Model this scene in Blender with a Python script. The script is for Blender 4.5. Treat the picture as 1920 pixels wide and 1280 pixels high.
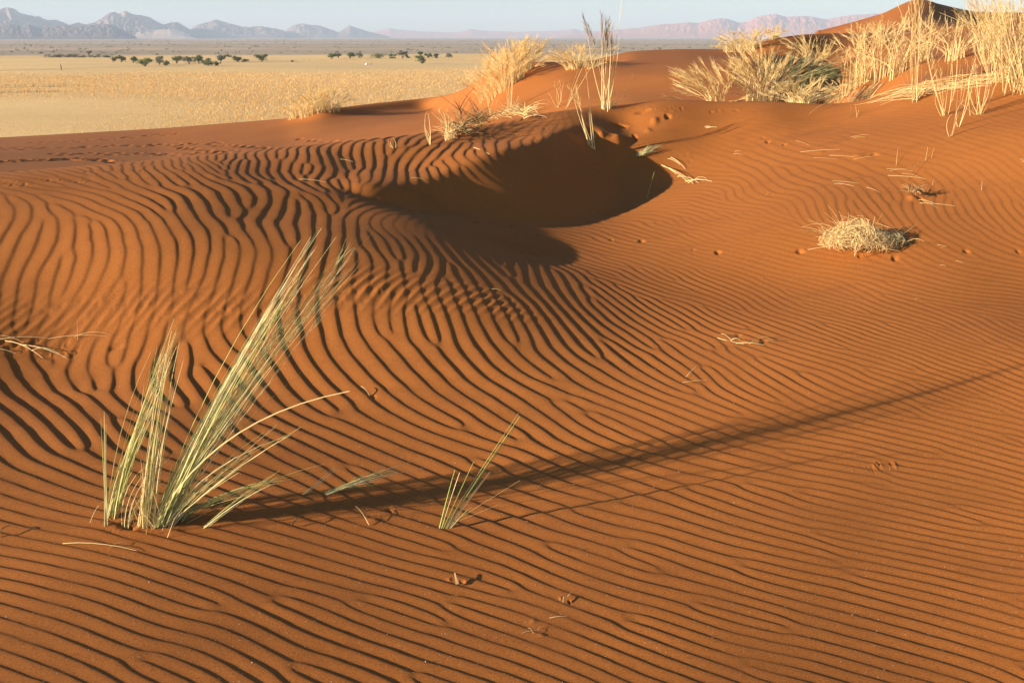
import bpy, bmesh, math, random
import numpy as np
from mathutils import Vector

sc = bpy.context.scene
for _o in list(bpy.data.objects): bpy.data.objects.remove(_o)
PI = math.pi
R = math.radians
PITCH = R(17.0)
FPX = 1867.0
RIPPLE_H = 1/14.3
SUN_AZ, SUN_EL = R(18), R(12.7)          # light travels to +X turned SUN_AZ towards +Y

# ---------------------------------------------------------------- camera, sky, sun, exposure
cam = bpy.data.cameras.new('camera'); camo = bpy.data.objects.new('camera', cam); sc.collection.objects.link(camo)
cam.sensor_width = 36.0; cam.lens = 36.0*FPX/1920.0; cam.clip_start = .05; cam.clip_end = 60000
camo.location = (0, 0, 1.6); camo.rotation_euler = (PI/2-PITCH, 0, 0)
sc.camera = camo
world = bpy.data.worlds.new('World'); sc.world = world; world.use_nodes = True
wn = world.node_tree; bg = wn.nodes['Background']
sky = wn.nodes.new('ShaderNodeTexSky'); sky.sky_type = 'NISHITA'; sky.sun_disc = False
sky.sun_elevation = SUN_EL; sky.sun_rotation = PI*1.5 - SUN_AZ
sky.altitude = 900; sky.air_density = 1.0; sky.dust_density = .5; sky.ozone_density = 3.0
wn.links.new(sky.outputs[0], bg.inputs[0]); bg.inputs[1].default_value = .070
sun = bpy.data.lights.new('sun', 'SUN'); suno = bpy.data.objects.new('sun', sun); sc.collection.objects.link(suno)
sun.energy = 5.0; sun.angle = R(.55); sun.color = (1.0, .82, .60)
suno.rotation_euler = Vector((math.cos(SUN_AZ)*math.cos(SUN_EL), math.sin(SUN_AZ)*math.cos(SUN_EL), -math.sin(SUN_EL))).to_track_quat('-Z', 'Y').to_euler()
sc.view_settings.view_transform = 'Standard'; sc.view_settings.look = 'None'
sc.view_settings.exposure = 1.42; sc.view_settings.gamma = 1.0
sc.cycles.use_denoising = True
sc.cycles.volume_bounces = 0
sc.cycles.max_bounces = 6
# ---------------------------------------------------------------- terrain: one height field, in polar steps round the viewer
EYE = 1.6
def ray(px, py):
    """direction of a picture pixel (1920x1280) as bearing th (from +Y) and slope s"""
    v = np.asarray(py, float) - 640.0; x = np.asarray(px, float) - 960.0
    y = FPX*math.cos(PITCH) - v*math.sin(PITCH)
    z = -FPX*math.sin(PITCH) - v*math.cos(PITCH)
    return np.arctan2(x, y), z/np.hypot(x, y)

# survey points: pixel x, pixel y, height z (near ground) -- r follows
NEAR = [
 (-250,1500,.05),(960,1500,0),(2150,1500,-.05),
 (-100,1250,.05),(300,1250,.04),(960,1280,0),(1500,1280,-.025),(2000,1280,-.035),
 (-100,1000,.05),(500,1000,.03),(960,1000,.012),(1500,1000,.02),(2000,1000,.045),
 (-80,800,.115),(250,800,.09),(550,800,.06),(960,800,.055),(1400,800,.085),(2000,800,.15),
 (-80,640,.215),(120,635,.19),(300,640,.20),(600,640,.205),(900,640,.198),(1200,640,.15),(1500,640,.20),(2000,640,.285),
 (-80,500,.45),(250,500,.46),(500,500,.455),(700,490,.447),(790,560,.325),(860,520,.362),(960,580,.262),(1000,520,.30),(1200,520,.238),(1500,520,.28),(2000,520,.37),
 (-80,400,.635),(300,400,.64),(500,400,.605),(620,420,.56),
 (1200,450,.30),(1400,450,.38),(1600,450,.44),(1750,450,.47),(2000,450,.50),
 (1350,380,.46),(1500,360,.58),(1700,340,.67),(2000,340,.74),
 (1340,300,.62),(1500,280,.75),(1700,260,.88),(2000,260,.95),
 (1350,240,.83),(1500,220,.92),(1750,200,1.06),(2000,190,1.14),
 (1350,207,.96),(1440,205,.98),(1530,196,1.01),(1620,184,1.06),
 (-80,338,.735),(150,336,.74),(300,330,.745),
 (1220,205,.97),(1190,197,.985),(1140,205,.96),
]
RIDGE_A = [  # hull behind / above the hollow
 (1100,218,.92),(1050,226,.90),(1000,233,.875),(930,246,.845),(840,265,.80),(740,275,.785),(620,287,.76),(460,306,.75),
 (1095,234,.868),(1030,252,.838),(960,278,.79),(900,298,.745),(850,319,.689),(810,334,.658),(770,345,.641),(730,346,.654),(690,344,.672),
 (640,330,.68),(700,325,.69),(760,312,.69),(860,292,.752),(960,260,.80),
 (520,340,.69),(420,332,.73),(480,365,.67),(560,356,.672),(597,364,.652),(580,380,.622),(610,347,.665),(650,346,.665),(640,388,.595),
 (1180,262,.75),(1230,300,.60),(1270,340,.48),(1290,370,.44),(1180,240,.81),
]
BOWL_B = [  # hollow floor and right-hand side
 (460,306,.75),(620,287,.76),(640,330,.68),(520,340,.69),(420,332,.73),(480,365,.67),(560,356,.672),(597,364,.652),(580,380,.622),(610,352,.65),(640,388,.595),(700,378,.57),(755,383,.515),(755,405,.53),(730,432,.52),(820,455,.45),(800,480,.42),
 (850,400,.45),(850,425,.455),(900,405,.41),(900,430,.415),(960,407,.37),(940,470,.335),(1000,430,.335),(1000,397,.355),(1090,410,.315),(1150,395,.33),
 (1180,262,.75),(1215,290,.64),(1250,315,.55),(1270,340,.48),(1290,370,.44),(1220,395,.36),(1180,240,.81),
]
BOWL_H = [(770,.50,7.3),(820,.46,7.5),(900,.38,7.9),(980,.38,8.3),(1060,.42,8.8),(1120,.55,9.0),(900,.5,8.6),(1020,.5,9.3)]
CREST = [(610,347,.665),(650,346,.665),(690,344,.672),(730,346,.654),(770,345,.641),(810,334,.658),(850,319,.689),(900,298,.745),(960,278,.79),(1030,252,.838),(1095,234,.868),(1140,244,.83),(1180,262,.75)]
# hidden ground behind the near ridge: pixel x, height z, range r
FAR = [(1700,150,10.3),(1800,135,10.3),(1920,125,9.8),(2100,120,9.5)]
HID = [(740,.3,10),(840,.35,10.2),(930,.4,10.4),(1000,.5,10.5),(1100,.6,10.8),(1190,.7,10.9),(-80,-.1,9.5),(300,0,9.8),(560,.1,10),
 (1300,.6,11),(1420,.6,11),(1530,.6,11),(1610,.75,10.8)]
# farther ground as rows of crests and feet, near to far: nodes of pixel x, pixel y (or height if given as 'z'), range r
NX = [-300, 0, 300, 540, 600, 700, 815, 870, 930, 1000, 1060, 1120, 1180, 1280, 1380, 1440, 1500, 1560, 1620, 1700, 1740, 1790, 1830, 1920, 2150]
ROWS = [
 ('z', [-0.8, -0.8, -0.7, -0.5, -0.4, -0.2, 0, 0.1, 0.2, 0.3, 0.35, 0.4, 0.45, 0.45, 0.42, 0.45, 0.1, 0.1, 0.7, 1.17, 1.22, 1.28, 1.33, 1.4, 1.5],
  [12.5, 12.5, 12.5, 12.5, 12.5, 12.5, 12.5, 12.5, 12.5, 12.5, 11.6, 11.2, 10.9, 10.8, 10.8, 11.5, 12.5, 12.5, 12.2, 12, 12, 12, 12, 11.5, 11]),
 ('y', [330, 330, 315, 290, 285, 272, 258, 245, 232, 222, 216, 212, 206, 206, 204, 172, 182, 188, 156, 125, 115, 105, 98, 90, 80],
  [26, 26, 28, 30, 29, 26, 21, 16.5, 15.5, 15, 14, 13.2, 12.6, 12.2, 12, 13.2, 14.4, 14.8, 14.2, 13.5, 13.4, 13.3, 13.2, 12.8, 12.5]),
 ('y', [295, 295, 285, 255, 245, 235, 225, 212, 185, 170, 168, 172, 170, 168, 165, 142, 160, 174, 138, 112, 104, 96, 90, 82, 70],
  [35, 35, 38, 40, 39, 38, 35, 25, 19, 18, 16.5, 15.5, 15, 14.3, 13.8, 15.5, 17.5, 18, 17, 16, 16, 16, 16, 15, 14]),
 ('y', [270, 270, 256, 234, 223, 211, 203, 186, 150, 136, 138, 140, 138, 136, 132, 122, 142, 156, 116, 96, 88, 80, 74, 68, 58],
  [48, 48, 48, 45, 43.5, 46, 48.5, 31, 21, 20, 18.5, 17.5, 17, 16.2, 15.6, 17.5, 21, 22, 21, 20, 20, 20, 20, 19, 18]),
 ('y', [258, 258, 241, 222, 206, 194, 182.5, 167, 124, 115, 117, 112, 118, 114, 112, 100, 108, 112, 90, 78, 72, 65, 58, 54, 44],
  [60, 60, 56, 48, 45, 47.5, 50, 36, 23, 22, 21, 20.5, 20.5, 20, 19.5, 21.5, 25, 27, 26, 26, 26, 26, 26, 25, 24]),
 ('z', [-6, -6, -5, -4, -3.2, -3, -2.6, -1.6, -0.1, 0.25, 0.5, 0.8, 1.08, 1.14, 1.12, 0.8, 0.8, 1.0, 1.25, 1.6, 1.75, 1.9, 2.0, 2.1, 2.3],
  [75, 75, 70, 62, 58, 60, 62, 47, 28, 27, 26, 25, 27, 27, 26, 28, 28, 30, 30, 32, 32, 32, 32, 32, 32]),
 ('y', [300, 300, 285, 262, 250, 240, 225, 205, 160, 135, 122, 112, 96, 92, 93, 74, 65, 62, 62, 58, 56, 52, 48, 46, 36],
  [85, 85, 80, 74, 70, 70, 72, 58, 38, 34, 33, 33, 34, 36, 36, 32, 33, 36, 38, 40, 40, 40, 40, 40, 40]),
 ('z', [-14, -14, -12, -10, -9, -8, -8, -6, -4, -2.5, -2, -1.5, -0.5, -0.2, -0.3, 0.2, 0.6, 1.2, 1.8, 2.6, 2.4, 2.2, 2.0, 2.2, 2.5],
  [105, 105, 98, 88, 84, 82, 84, 72, 52, 48, 46, 45, 47, 50, 50, 48, 48, 50, 52, 54, 56, 60, 62, 62, 62]),
 ('z', [-16, -16, -16, -14, -13, -12, -12, -10, -8, -7, -6, -6, -5, -4, -3, -2, 0.2, 1.9, 2.6, 3.9, 3.3, 2.9, 2.75, 3.0, 3.3],
  [125, 125, 110, 95, 90, 88, 90, 84, 70, 66, 62, 60, 62, 62, 60, 58, 58, 62, 64, 66, 64, 66, 72, 76, 78]),
 ('yy', [0, 0, 0, 0, 0, 0, 0, 0, 0, 0, 0, 0, 0, 0, 0, 0, 66, 52, 36, 12, 2, 15, 23, 24, 14],
  [140, 140, 126, 112, 106, 104, 104, 98, 88, 84, 80, 78, 78, 78, 76, 70, 68, 70, 72, 73, 69, 74, 82, 88, 90]),
 ('z', [-16, -16, -16, -16, -16, -16, -16, -16, -16, -16, -16, -16, -16, -16, -16, -14, -6, -2, -1, 0, 1, 1, 1, 1, 1],
  [175, 175, 170, 165, 160, 150, 150, 150, 140, 140, 135, 135, 135, 135, 130, 120, 110, 105, 105, 105, 105, 110, 115, 118, 120]),
 ('z', [-17, -17, -17, -17, -17, -17, -17, -17, -17, -17, -17, -17, -17, -17, -17, -17, -17, -17, -17, -17, -17, -17, -17, -17, -17],
  [230, 230, 230, 230, 230, 230, 230, 230, 230, 230, 230, 230, 230, 230, 230, 230, 230, 230, 230, 230, 230, 230, 230, 230, 230]),
]

def _pts(near, far, hid):
    P = []
    for px, py, z in near:
        th, s = ray(px, py); r = (z-EYE)/s; P.append((math.log(r), float(th), z/r))
    for px, py, r in far:
        th, s = ray(px, py); P.append((math.log(r), float(th), (EYE+s*r)/r))
    for px, z, r in hid:
        th, s = ray(px, 250); P.append((math.log(r), float(th), z/r))
    for r in (.3, .8):
        for th in (-1.4, -.7, 0, .7, 1.4): P.append((math.log(r), th, 0.0))
    for r, z in ((2.5, .03), (5, .25), (8, .5), (14, -.5), (40, -3.5), (100, -13)):
        for th in (-.85, -1.5): P.append((math.log(r), th, z/r))
    for r, z in ((2.5, .08), (5, .5), (8, 1.1), (14, 1.5), (40, 3), (100, 2)):
        for th in (.85, 1.5): P.append((math.log(r), th, z/r))
    return np.array(P)

def rbf(P, U, T, lam=1e-5):
    c = P[:, :2]; n = len(c)
    D = np.hypot(c[:, None, 0]-c[None, :, 0], c[:, None, 1]-c[None, :, 1])
    K = D**3 + lam*np.eye(n)
    Q = np.c_[np.ones(n), c]
    M = np.zeros((n+3, n+3)); M[:n, :n] = K; M[:n, n:] = Q; M[n:, :n] = Q.T
    w = np.linalg.solve(M, np.r_[P[:, 2], 0, 0, 0])
    out = w[n] + w[n+1]*U + w[n+2]*T
    for i in range(n):
        d = (U-c[i, 0])**2 + (T-c[i, 1])**2
        out = out + w[i]*d*np.sqrt(d)
    return out

def seg_dist(X, Y, line):
    """distance to a polyline, signed (+ to its right), and the arc parameter"""
    best = np.full(X.shape, 1e9); sg = np.ones(X.shape); tt = np.zeros(X.shape)
    for i in range(len(line)-1):
        ax, ay = line[i][:2]; bx, by = line[i+1][:2]
        ex, ey = bx-ax, by-ay; L2 = ex*ex+ey*ey
        t = np.clip(((X-ax)*ex+(Y-ay)*ey)/L2, 0, 1)
        dx, dy = X-(ax+t*ex), Y-(ay+t*ey); d = np.hypot(dx, dy)
        m = d < best
        best = np.where(m, d, best); sg = np.where(m, np.sign(dx*ey-dy*ex), sg); tt = np.where(m, i+t, tt)
    return best, sg, tt

def wpt(px, py, z):
    th, s = ray(px, py); r = (z-EYE)/s
    return (r*math.sin(th), r*math.cos(th), z)

def blur(a, n):
    for ax in (0, 1):
        for _ in range(n):
            p = np.pad(a, [(1, 1) if k == ax else (0, 0) for k in (0, 1)], mode='edge')
            a = (np.take(p, range(0, a.shape[ax]), ax) + 2*a + np.take(p, range(2, a.shape[ax]+2), ax))/4
    return a

def smooth_line(P, k):
    P = np.array(P, float); Q = np.vstack([2*P[0]-P[1], P, 2*P[-1]-P[-2]]); out = []
    for i in range(1, len(P)):
        a, b, c, d = Q[i-1], Q[i], Q[i+1], Q[i+2]
        for t in np.linspace(0, 1, k, endpoint=False):
            out.append(.5*(2*b+(c-a)*t+(2*a-5*b+4*c-d)*t*t+(3*b-a-3*c+d)*t**3))
    return out + [P[-1]]

# master grid (u = ln r, th)
U0, U1, T0, T1 = math.log(.45), math.log(260.), -1.45, 1.45
NU, NT = 760, 760
gu = np.linspace(U0, U1, NU); gt = np.linspace(T0, T1, NT)
GU, GT = np.meshgrid(gu, gt, indexing='ij')
def make_master():
    n = int(np.searchsorted(gu, math.log(13.)))
    A = rbf(_pts(NEAR+RIDGE_A, FAR, HID), GU[:n], GT[:n]); B = rbf(_pts(NEAR+BOWL_B, FAR, HID+BOWL_H), GU[:n], GT[:n])
    R = np.exp(GU[:n]); X = R*np.sin(GT[:n]); Y = R*np.cos(GT[:n])
    A = A*R; B = B*R
    W = np.clip((2.3-np.hypot(X-.25, Y-7.7))/.8, 0, 1); W = W*W*(3-2*W)
    M = A; B = M + W*(B-M)
    line = smooth_line([wpt(*c) for c in CREST], 12)
    d, sg, tt = seg_dist(X, Y, line)
    zc = np.interp(tt, range(len(line)), [p[2] for p in line])
    C = np.where(sg > 0, zc - .70*d, 99.)
    inner = np.minimum(A, C)
    k = .03                                   # rounded foot of the slip face
    h = np.clip(.5+.5*(inner-B)/k, 0, 1)
    Z = B*(1-h)+inner*h + k*h*(1-h)
    S = (Z-EYE)/R
    # farther rows
    ku, ks = [], []
    for ra in (9.2, 9.7):
        i = int(np.searchsorted(gu, math.log(ra))); ku.append(np.full(NT, gu[i])); ks.append(S[i])
    xs = np.linspace(-300, 2150, 500); xn = np.array(NX, float)
    for kind, a, r in ROWS:
        rr = soft(np.interp(xs, xn, r), 6)
        aa = soft(np.interp(xs, xn, a), 6 if kind == 'z' else 4)
        if kind == 'z': th, _ = ray(xs, 200); sl = (aa-EYE)/rr
        elif kind == 'y': th, sl = ray(xs, aa)
        else:
            th, sl = ray(xs, aa); w = np.clip((xs-1460)/60, 0, 1); sl = sl*w + (1-w)*(-16-EYE)/rr
        ku.append(np.interp(gt, th, np.log(rr))); ks.append(np.interp(gt, th, sl))
    ku = np.array(ku); ks = np.array(ks)
    S2 = pchip_cols(ku, ks, gu)
    full = np.empty((NU, NT)); Rf = np.exp(GU)
    b = np.clip((Rf-9.2)/.5, 0, 1)
    full[:n] = S*(1-b[:n]) + S2[:n]*b[:n]; full[n:] = S2[n:]
    return blur(full*Rf + EYE, 1)
def soft(a, n):
    for _ in range(n*4):
        p = np.r_[a[0], a, a[-1]]; a = (p[:-2]+2*p[1:-1]+p[2:])/4
    return a
def pchip_cols(K, V, u):
    """monotone cubic along each column (knots K, values V)"""
    h = np.diff(K, axis=0); d = np.diff(V, axis=0)/h
    m = np.zeros_like(V)
    same = d[1:]*d[:-1] > 0
    w1 = 2*h[1:]+h[:-1]; w2 = h[1:]+2*h[:-1]
    with np.errstate(divide='ignore', invalid='ignore'):
        hm = (w1+w2)/(w1/d[:-1]+w2/d[1:])
    m[1:-1] = np.where(same, hm, 0); m[0] = d[0]; m[-1] = 0
    out = np.zeros((len(u), K.shape[1]))
    for j in range(K.shape[1]):
        i = np.clip(np.searchsorted(K[:, j], u)-1, 0, len(K)-2)
        t = np.clip((u-K[i, j])/h[i, j], 0, 1)
        out[:, j] = ((2*t**3-3*t*t+1)*V[i, j]+(t**3-2*t*t+t)*h[i, j]*m[i, j]+(3*t*t-2*t**3)*V[i+1, j]+(t**3-t*t)*h[i, j]*m[i+1, j])
    return out
ZM = make_master()
def macro(X, Y):
    """height of the large form at X, Y (bicubic-ish lookup)"""
    U = np.log(np.hypot(X, Y)); T = np.arctan2(X, Y)
    return sample(ZM, (U-U0)/(U1-U0)*(NU-1), (T-T0)/(T1-T0)*(NT-1))
def sample(G, fi, fj):
    """Catmull-Rom lookup in a grid"""
    fi = np.clip(fi, 1, G.shape[0]-2.001); fj = np.clip(fj, 1, G.shape[1]-2.001)
    i = fi.astype(int); j = fj.astype(int); a = fi-i; b = fj-j
    def w(t): return (-.5*t+t*t-.5*t**3, 1-2.5*t*t+1.5*t**3, .5*t+2*t*t-1.5*t**3, -.5*t*t+.5*t**3)
    wa, wb = w(a), w(b); out = 0
    i = np.clip(i, 1, G.shape[0]-3); j = np.clip(j, 1, G.shape[1]-3)
    for m in range(4):
        for n in range(4):
            out = out + wa[m]*wb[n]*G[i+m-1, j+n-1]
    return out
# ---------------------------------------------------------------- wind ripples
# survey of the crests: pixel x, pixel y, crest angle in the picture (deg, clockwise from right), spacing across the crests (px), strength
RIP = [
 (60,1250,20,25,1),(350,1240,22,26,1),(600,1200,27,26,1),(330,1080,17,22,1),(80,1080,15,22,1),(500,1010,13,19,1),(90,960,11,18,1),(300,960,11,17,.9),
 (960,1230,20,20,1),(960,1130,18,18,1),(960,1010,16,19,1),(750,1080,14,18,1),(700,1250,26,26,1),(1200,1240,19,20,1),
 (1400,1150,15,17,1),(1600,1220,15,18,1),(1850,1200,17,18,1),(1600,1050,12,14.5,1),(1900,1030,12,13.5,1),(1900,900,13,11,1),(1500,880,13,13,1),(1250,980,15,17,.9),
 (1250,880,14,17,1),(1700,800,14,11.5,1),(1400,780,18,16,1),(1620,700,17,10,.95),(1880,740,17,10.5,1),(1880,620,15,8,.8),(1620,610,18,8.5,.9),(1480,650,20,10,1),
 (1320,700,30,16,1.05),(1120,650,38,19,1.1),(960,700,37,24,1.1),(1120,790,27,21,1.1),(920,790,28,24,1.1),(800,870,24,22,1),(1050,880,18,20,1),
 (720,660,48,32,1.1),(570,710,50,34,1.1),(640,780,32,27,1.1),(480,640,62,34,.9),(330,700,74,40,1.1),(180,720,82,43,1.1),(40,710,66,43,1.1),
 (60,790,30,27,1.2),(240,810,36,28,1.2),(400,810,33,27,1.1),(520,850,26,22,1),(150,890,16,22,1),(400,900,16,19,1),(640,900,33,20,.9),
 (40,600,120,30,.6),(160,600,125,30,.6),(300,590,112,30,.6),(420,590,100,32,.7),(540,580,95,34,.8),
 (20,470,100,44,.6),(110,460,96,42,.65),(230,480,97,40,.7),(340,460,92,35,.8),(440,450,88,31,.85),(540,450,88,31,.9),(620,510,86,30,.9),
 (20,400,70,34,.7),(150,385,38,22,.8),(260,400,55,26,.9),(350,375,45,24,.9),(430,380,55,26,.75),(530,380,60,26,.7),(600,410,64,26,.65),(580,372,48,22,.7),
 (60,350,16,11,.6),(250,345,22,12,.7),(420,352,34,17,.8),(540,362,38,18,.8),
 (740,490,72,26,.72),(700,560,92,28,1),(620,570,95,32,.9),(820,500,66,23,.7),(830,590,72,26,1.1),(920,520,55,18,.6),(950,600,55,23,.9),(1020,640,48,21,1.0),
 (1020,500,38,12,.55),(1060,570,42,15,.85),(1160,570,34,12.5,1),(1240,620,33,14,1.05),(1160,480,18,7.5,.7),(1100,430,12,6.5,.6),(1250,430,10,6.3,.6),(1330,500,14,7.3,.75),(1330,570,23,9,.9),
 (1450,570,19,8.5,.8),(1500,490,11,7.5,.6),(1700,530,9,8.5,.6),(1880,530,11,8.5,.6),(1400,420,12,7,.5),
 (1330,360,15,8,.5),(1400,330,22,12,.5),(1470,370,30,14,.5),(1550,380,60,20,.5),(1650,390,64,22,.5),(1750,420,50,16,.4),(1860,400,60,18,.45),
 (1700,300,25,14,.35),(1600,260,15,10,.35),(1850,280,30,12,.4),(1400,270,12,9,.35),(1850,220,25,10,.25),(1500,215,12,7,.15),(1350,220,12,8,.1),
 (690,310,118,21,1),(800,300,128,19,1.05),(900,280,135,16,.9),(980,255,140,13,.6),(560,318,112,20,.9),(460,325,80,18,.8),(380,322,45,14,.6),(640,335,120,20,1),(740,335,125,18,1),
 (700,362,122,20,.75),(650,352,118,20,.8),(690,400,110,20,.4),(760,430,50,14,.1),(900,420,30,12,.06),(1000,400,20,12,.05),(1150,360,30,12,.04),(1100,300,90,14,0),(1190,240,40,12,0),
]
RU0, RU1, RT0, RT1, RC = math.log(1.35), math.log(10.6), -.84, .84, .0018
def project(X, Y, Z):
    y = Y*math.cos(PITCH) - (Z-EYE)*math.sin(PITCH); v = -(Y*math.sin(PITCH) + (Z-EYE)*math.cos(PITCH))
    return 960+FPX*X/y, 640+FPX*v/y
def locate(px, py, rmin=1.0, rmax=200.):
    """first hit of a pixel's ray with the large form"""
    th, s = ray(px, py); th = float(th); s = float(s)
    u = np.linspace(math.log(rmin), math.log(rmax), 4000); r = np.exp(u)
    z = macro(r*math.sin(th), r*math.cos(th)); f = z - (EYE+s*r)
    k = np.argmax(f >= 0) if (f >= 0).any() else len(r)-1
    if k > 0:
        a = f[k-1]/(f[k-1]-f[k]); rr = r[k-1]+a*(r[k]-r[k-1])
    else: rr = r[0]
    return rr*math.sin(th), rr*math.cos(th), EYE+s*rr
def make_ripples(seed=5, iters=13):
    nu = int((RU1-RU0)/RC); nt = int((RT1-RT0)/RC)
    u = RU0+RC*np.arange(nu); t = RT0+RC*np.arange(nt)
    def pj(uu, tt):
        r = math.exp(uu); X = r*math.sin(tt); Y = r*math.cos(tt)
        return project(X, Y, float(macro(np.array([X]), np.array([Y]))[0]))
    C = []
    for px, py, a, lam, amp in RIP:
        if py > 850: lam = lam*1.12
        X, Y, Z = locate(px, py); uu = math.log(math.hypot(X, Y)); tt = math.atan2(X, Y)
        e = .004
        p1, p2, q1, q2 = pj(uu+e, tt), pj(uu-e, tt), pj(uu, tt+e), pj(uu, tt-e)
        J = np.array([[(p1[0]-p2[0]), (q1[0]-q2[0])], [(p1[1]-p2[1]), (q1[1]-q2[1])]])/(2*e)
        k = 2*math.pi/lam*np.array([math.sin(math.radians(a)), -math.cos(math.radians(a))])
        k = J.T @ k
        C.append((uu, tt, k[0], k[1], amp))
    C = np.array(C)
    mag = np.hypot(C[:, 2], C[:, 3]); vals = np.c_[C[:, 2]/mag, C[:, 3]/mag, np.log(mag), C[:, 4]]
    n = len(C); D = np.hypot(C[:, None, 0]-C[None, :, 0], C[:, None, 1]-C[None, :, 1])
    W = np.linalg.solve(np.block([[-D+.02*np.eye(n)*-1, np.ones((n, 1))], [np.ones((1, n)), np.zeros((1, 1))]]), np.r_[vals, np.zeros((1, 4))])
    step = 4
    cu, ct = np.meshgrid(u[::step], t[::step], indexing='ij')
    F = np.zeros((4,)+cu.shape) + W[n][:, None, None]
    for i in range(n):
        d = -np.hypot(cu-C[i, 0], ct-C[i, 1])
        F += W[i][:, None, None]*d
    F = np.array([blur(f, 9) for f in F])
    fi = np.arange(nu)[:, None]/step + np.zeros((1, nt)); fj = np.arange(nt)[None, :]/step + np.zeros((nu, 1))
    ku, kt, lk, am = [bilin(f, fi, fj) for f in F]
    ang = np.arctan2(kt, ku); lk = np.clip(lk, vals[:, 2].min(), vals[:, 2].max())
    am = np.clip(am, 0, 1.4)
    rng = np.random.default_rng(seed)
    # natural wander of bearing and spacing
    def noise(cell, amp):
        g = rng.normal(size=(int(nu/cell)+6, int(nt/cell)+6))
        return amp*sample(g, np.arange(nu)[:, None]/cell+2+np.zeros((1, nt)), np.arange(nt)[None, :]/cell+2+np.zeros((nu, 1)))
    calm = np.clip((np.arange(nu)[:, None]*RC+RU0-math.log(3.3))/.35, .35, 1)
    ang = ang + (noise(70, .10) + noise(30, .12) + noise(15, .08))*calm; lk = np.minimum(lk + (noise(60, .08) + noise(25, .07))*np.clip(calm, .6, 1), math.log(2*math.pi/(4.6*RC)))
    am = am*np.clip(1+noise(55, .14)+noise(26, .14)+noise(11, .08), .35, 1.35)
    # complex one-sided filter bank, repeated until crests join up
    na = 30; la0, la1 = lk.min(), lk.max(); ds = .22; nl = int((la1-la0)/ds)+2
    fu = 2*np.pi*np.fft.fftfreq(nu, RC)[:, None]; ft = 2*np.pi*np.fft.fftfreq(nt, RC)[None, :]
    fa = np.arctan2(ft, fu); fm = np.log(np.hypot(fu, ft)+1e-9)
    ai = (ang % (2*np.pi))/(2*np.pi)*na; li = np.clip((lk-la0)/ds, 0, nl-1.001)
    a0 = np.floor(ai).astype(int); wa = ai-a0; l0 = np.floor(li).astype(int); wl = li-l0
    boxes = []
    for A in range(na):
        mA = np.where(a0 % na == A, 1-wa, 0)+np.where((a0+1) % na == A, wa, 0)
        if mA.max() <= 0: continue
        for L in range(nl):
            m = mA*(np.where(l0 == L, 1-wl, 0)+np.where(l0+1 == L, wl, 0))
            rows = np.where(m.max(1) > 0)[0]
            if len(rows) == 0: continue
            cols = np.where(m.max(0) > 0)[0]
            pad = 50
            i0, i1 = max(0, rows[0]-pad), min(nu, rows[-1]+pad); j0, j1 = max(0, cols[0]-pad), min(nt, cols[-1]+pad)
            hu = 2*np.pi*np.fft.fftfreq(i1-i0, RC)[:, None]; ht = 2*np.pi*np.fft.fftfreq(j1-j0, RC)[None, :]
            da = np.angle(np.exp(1j*(np.arctan2(ht, hu)-A*2*np.pi/na))); dl = np.log(np.hypot(hu, ht)+1e-9)-(la0+L*ds)
            G = np.exp(-.5*(da/.26)**2-.5*(dl/.20)**2)
            boxes.append((i0, i1, j0, j1, m[i0:i1, j0:j1].astype(np.float32), G.astype(np.float32)))
    z = rng.normal(size=(nu, nt))+1j*rng.normal(size=(nu, nt))
    for it in range(iters):
        out = np.zeros_like(z)
        for i0, i1, j0, j1, m, G in boxes:
            out[i0:i1, j0:j1] += m*np.fft.ifft2(np.fft.fft2(z[i0:i1, j0:j1])*G)
        a = np.abs(out); s = a.mean()*.55
        z = out/np.sqrt(a*a+s*s)
    return z, am, lk
def bilin(G, fi, fj):
    fi = np.clip(fi, 0, G.shape[0]-1.001); fj = np.clip(fj, 0, G.shape[1]-1.001)
    i = fi.astype(int); j = fj.astype(int); a = fi-i; b = fj-j
    return G[i, j]*(1-a)*(1-b)+G[i+1, j]*a*(1-b)+G[i, j+1]*(1-a)*b+G[i+1, j+1]*a*b
RZ, RAMP, RLK = make_ripples()
JIT = blur(np.random.default_rng(9).normal(size=(1300, 1300)), 1)*1.6
CK = (2*math.pi/.055*math.sin(R(62)), -2*math.pi/.055*math.cos(R(62))) if 'R' in globals() else (100, -50)
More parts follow.
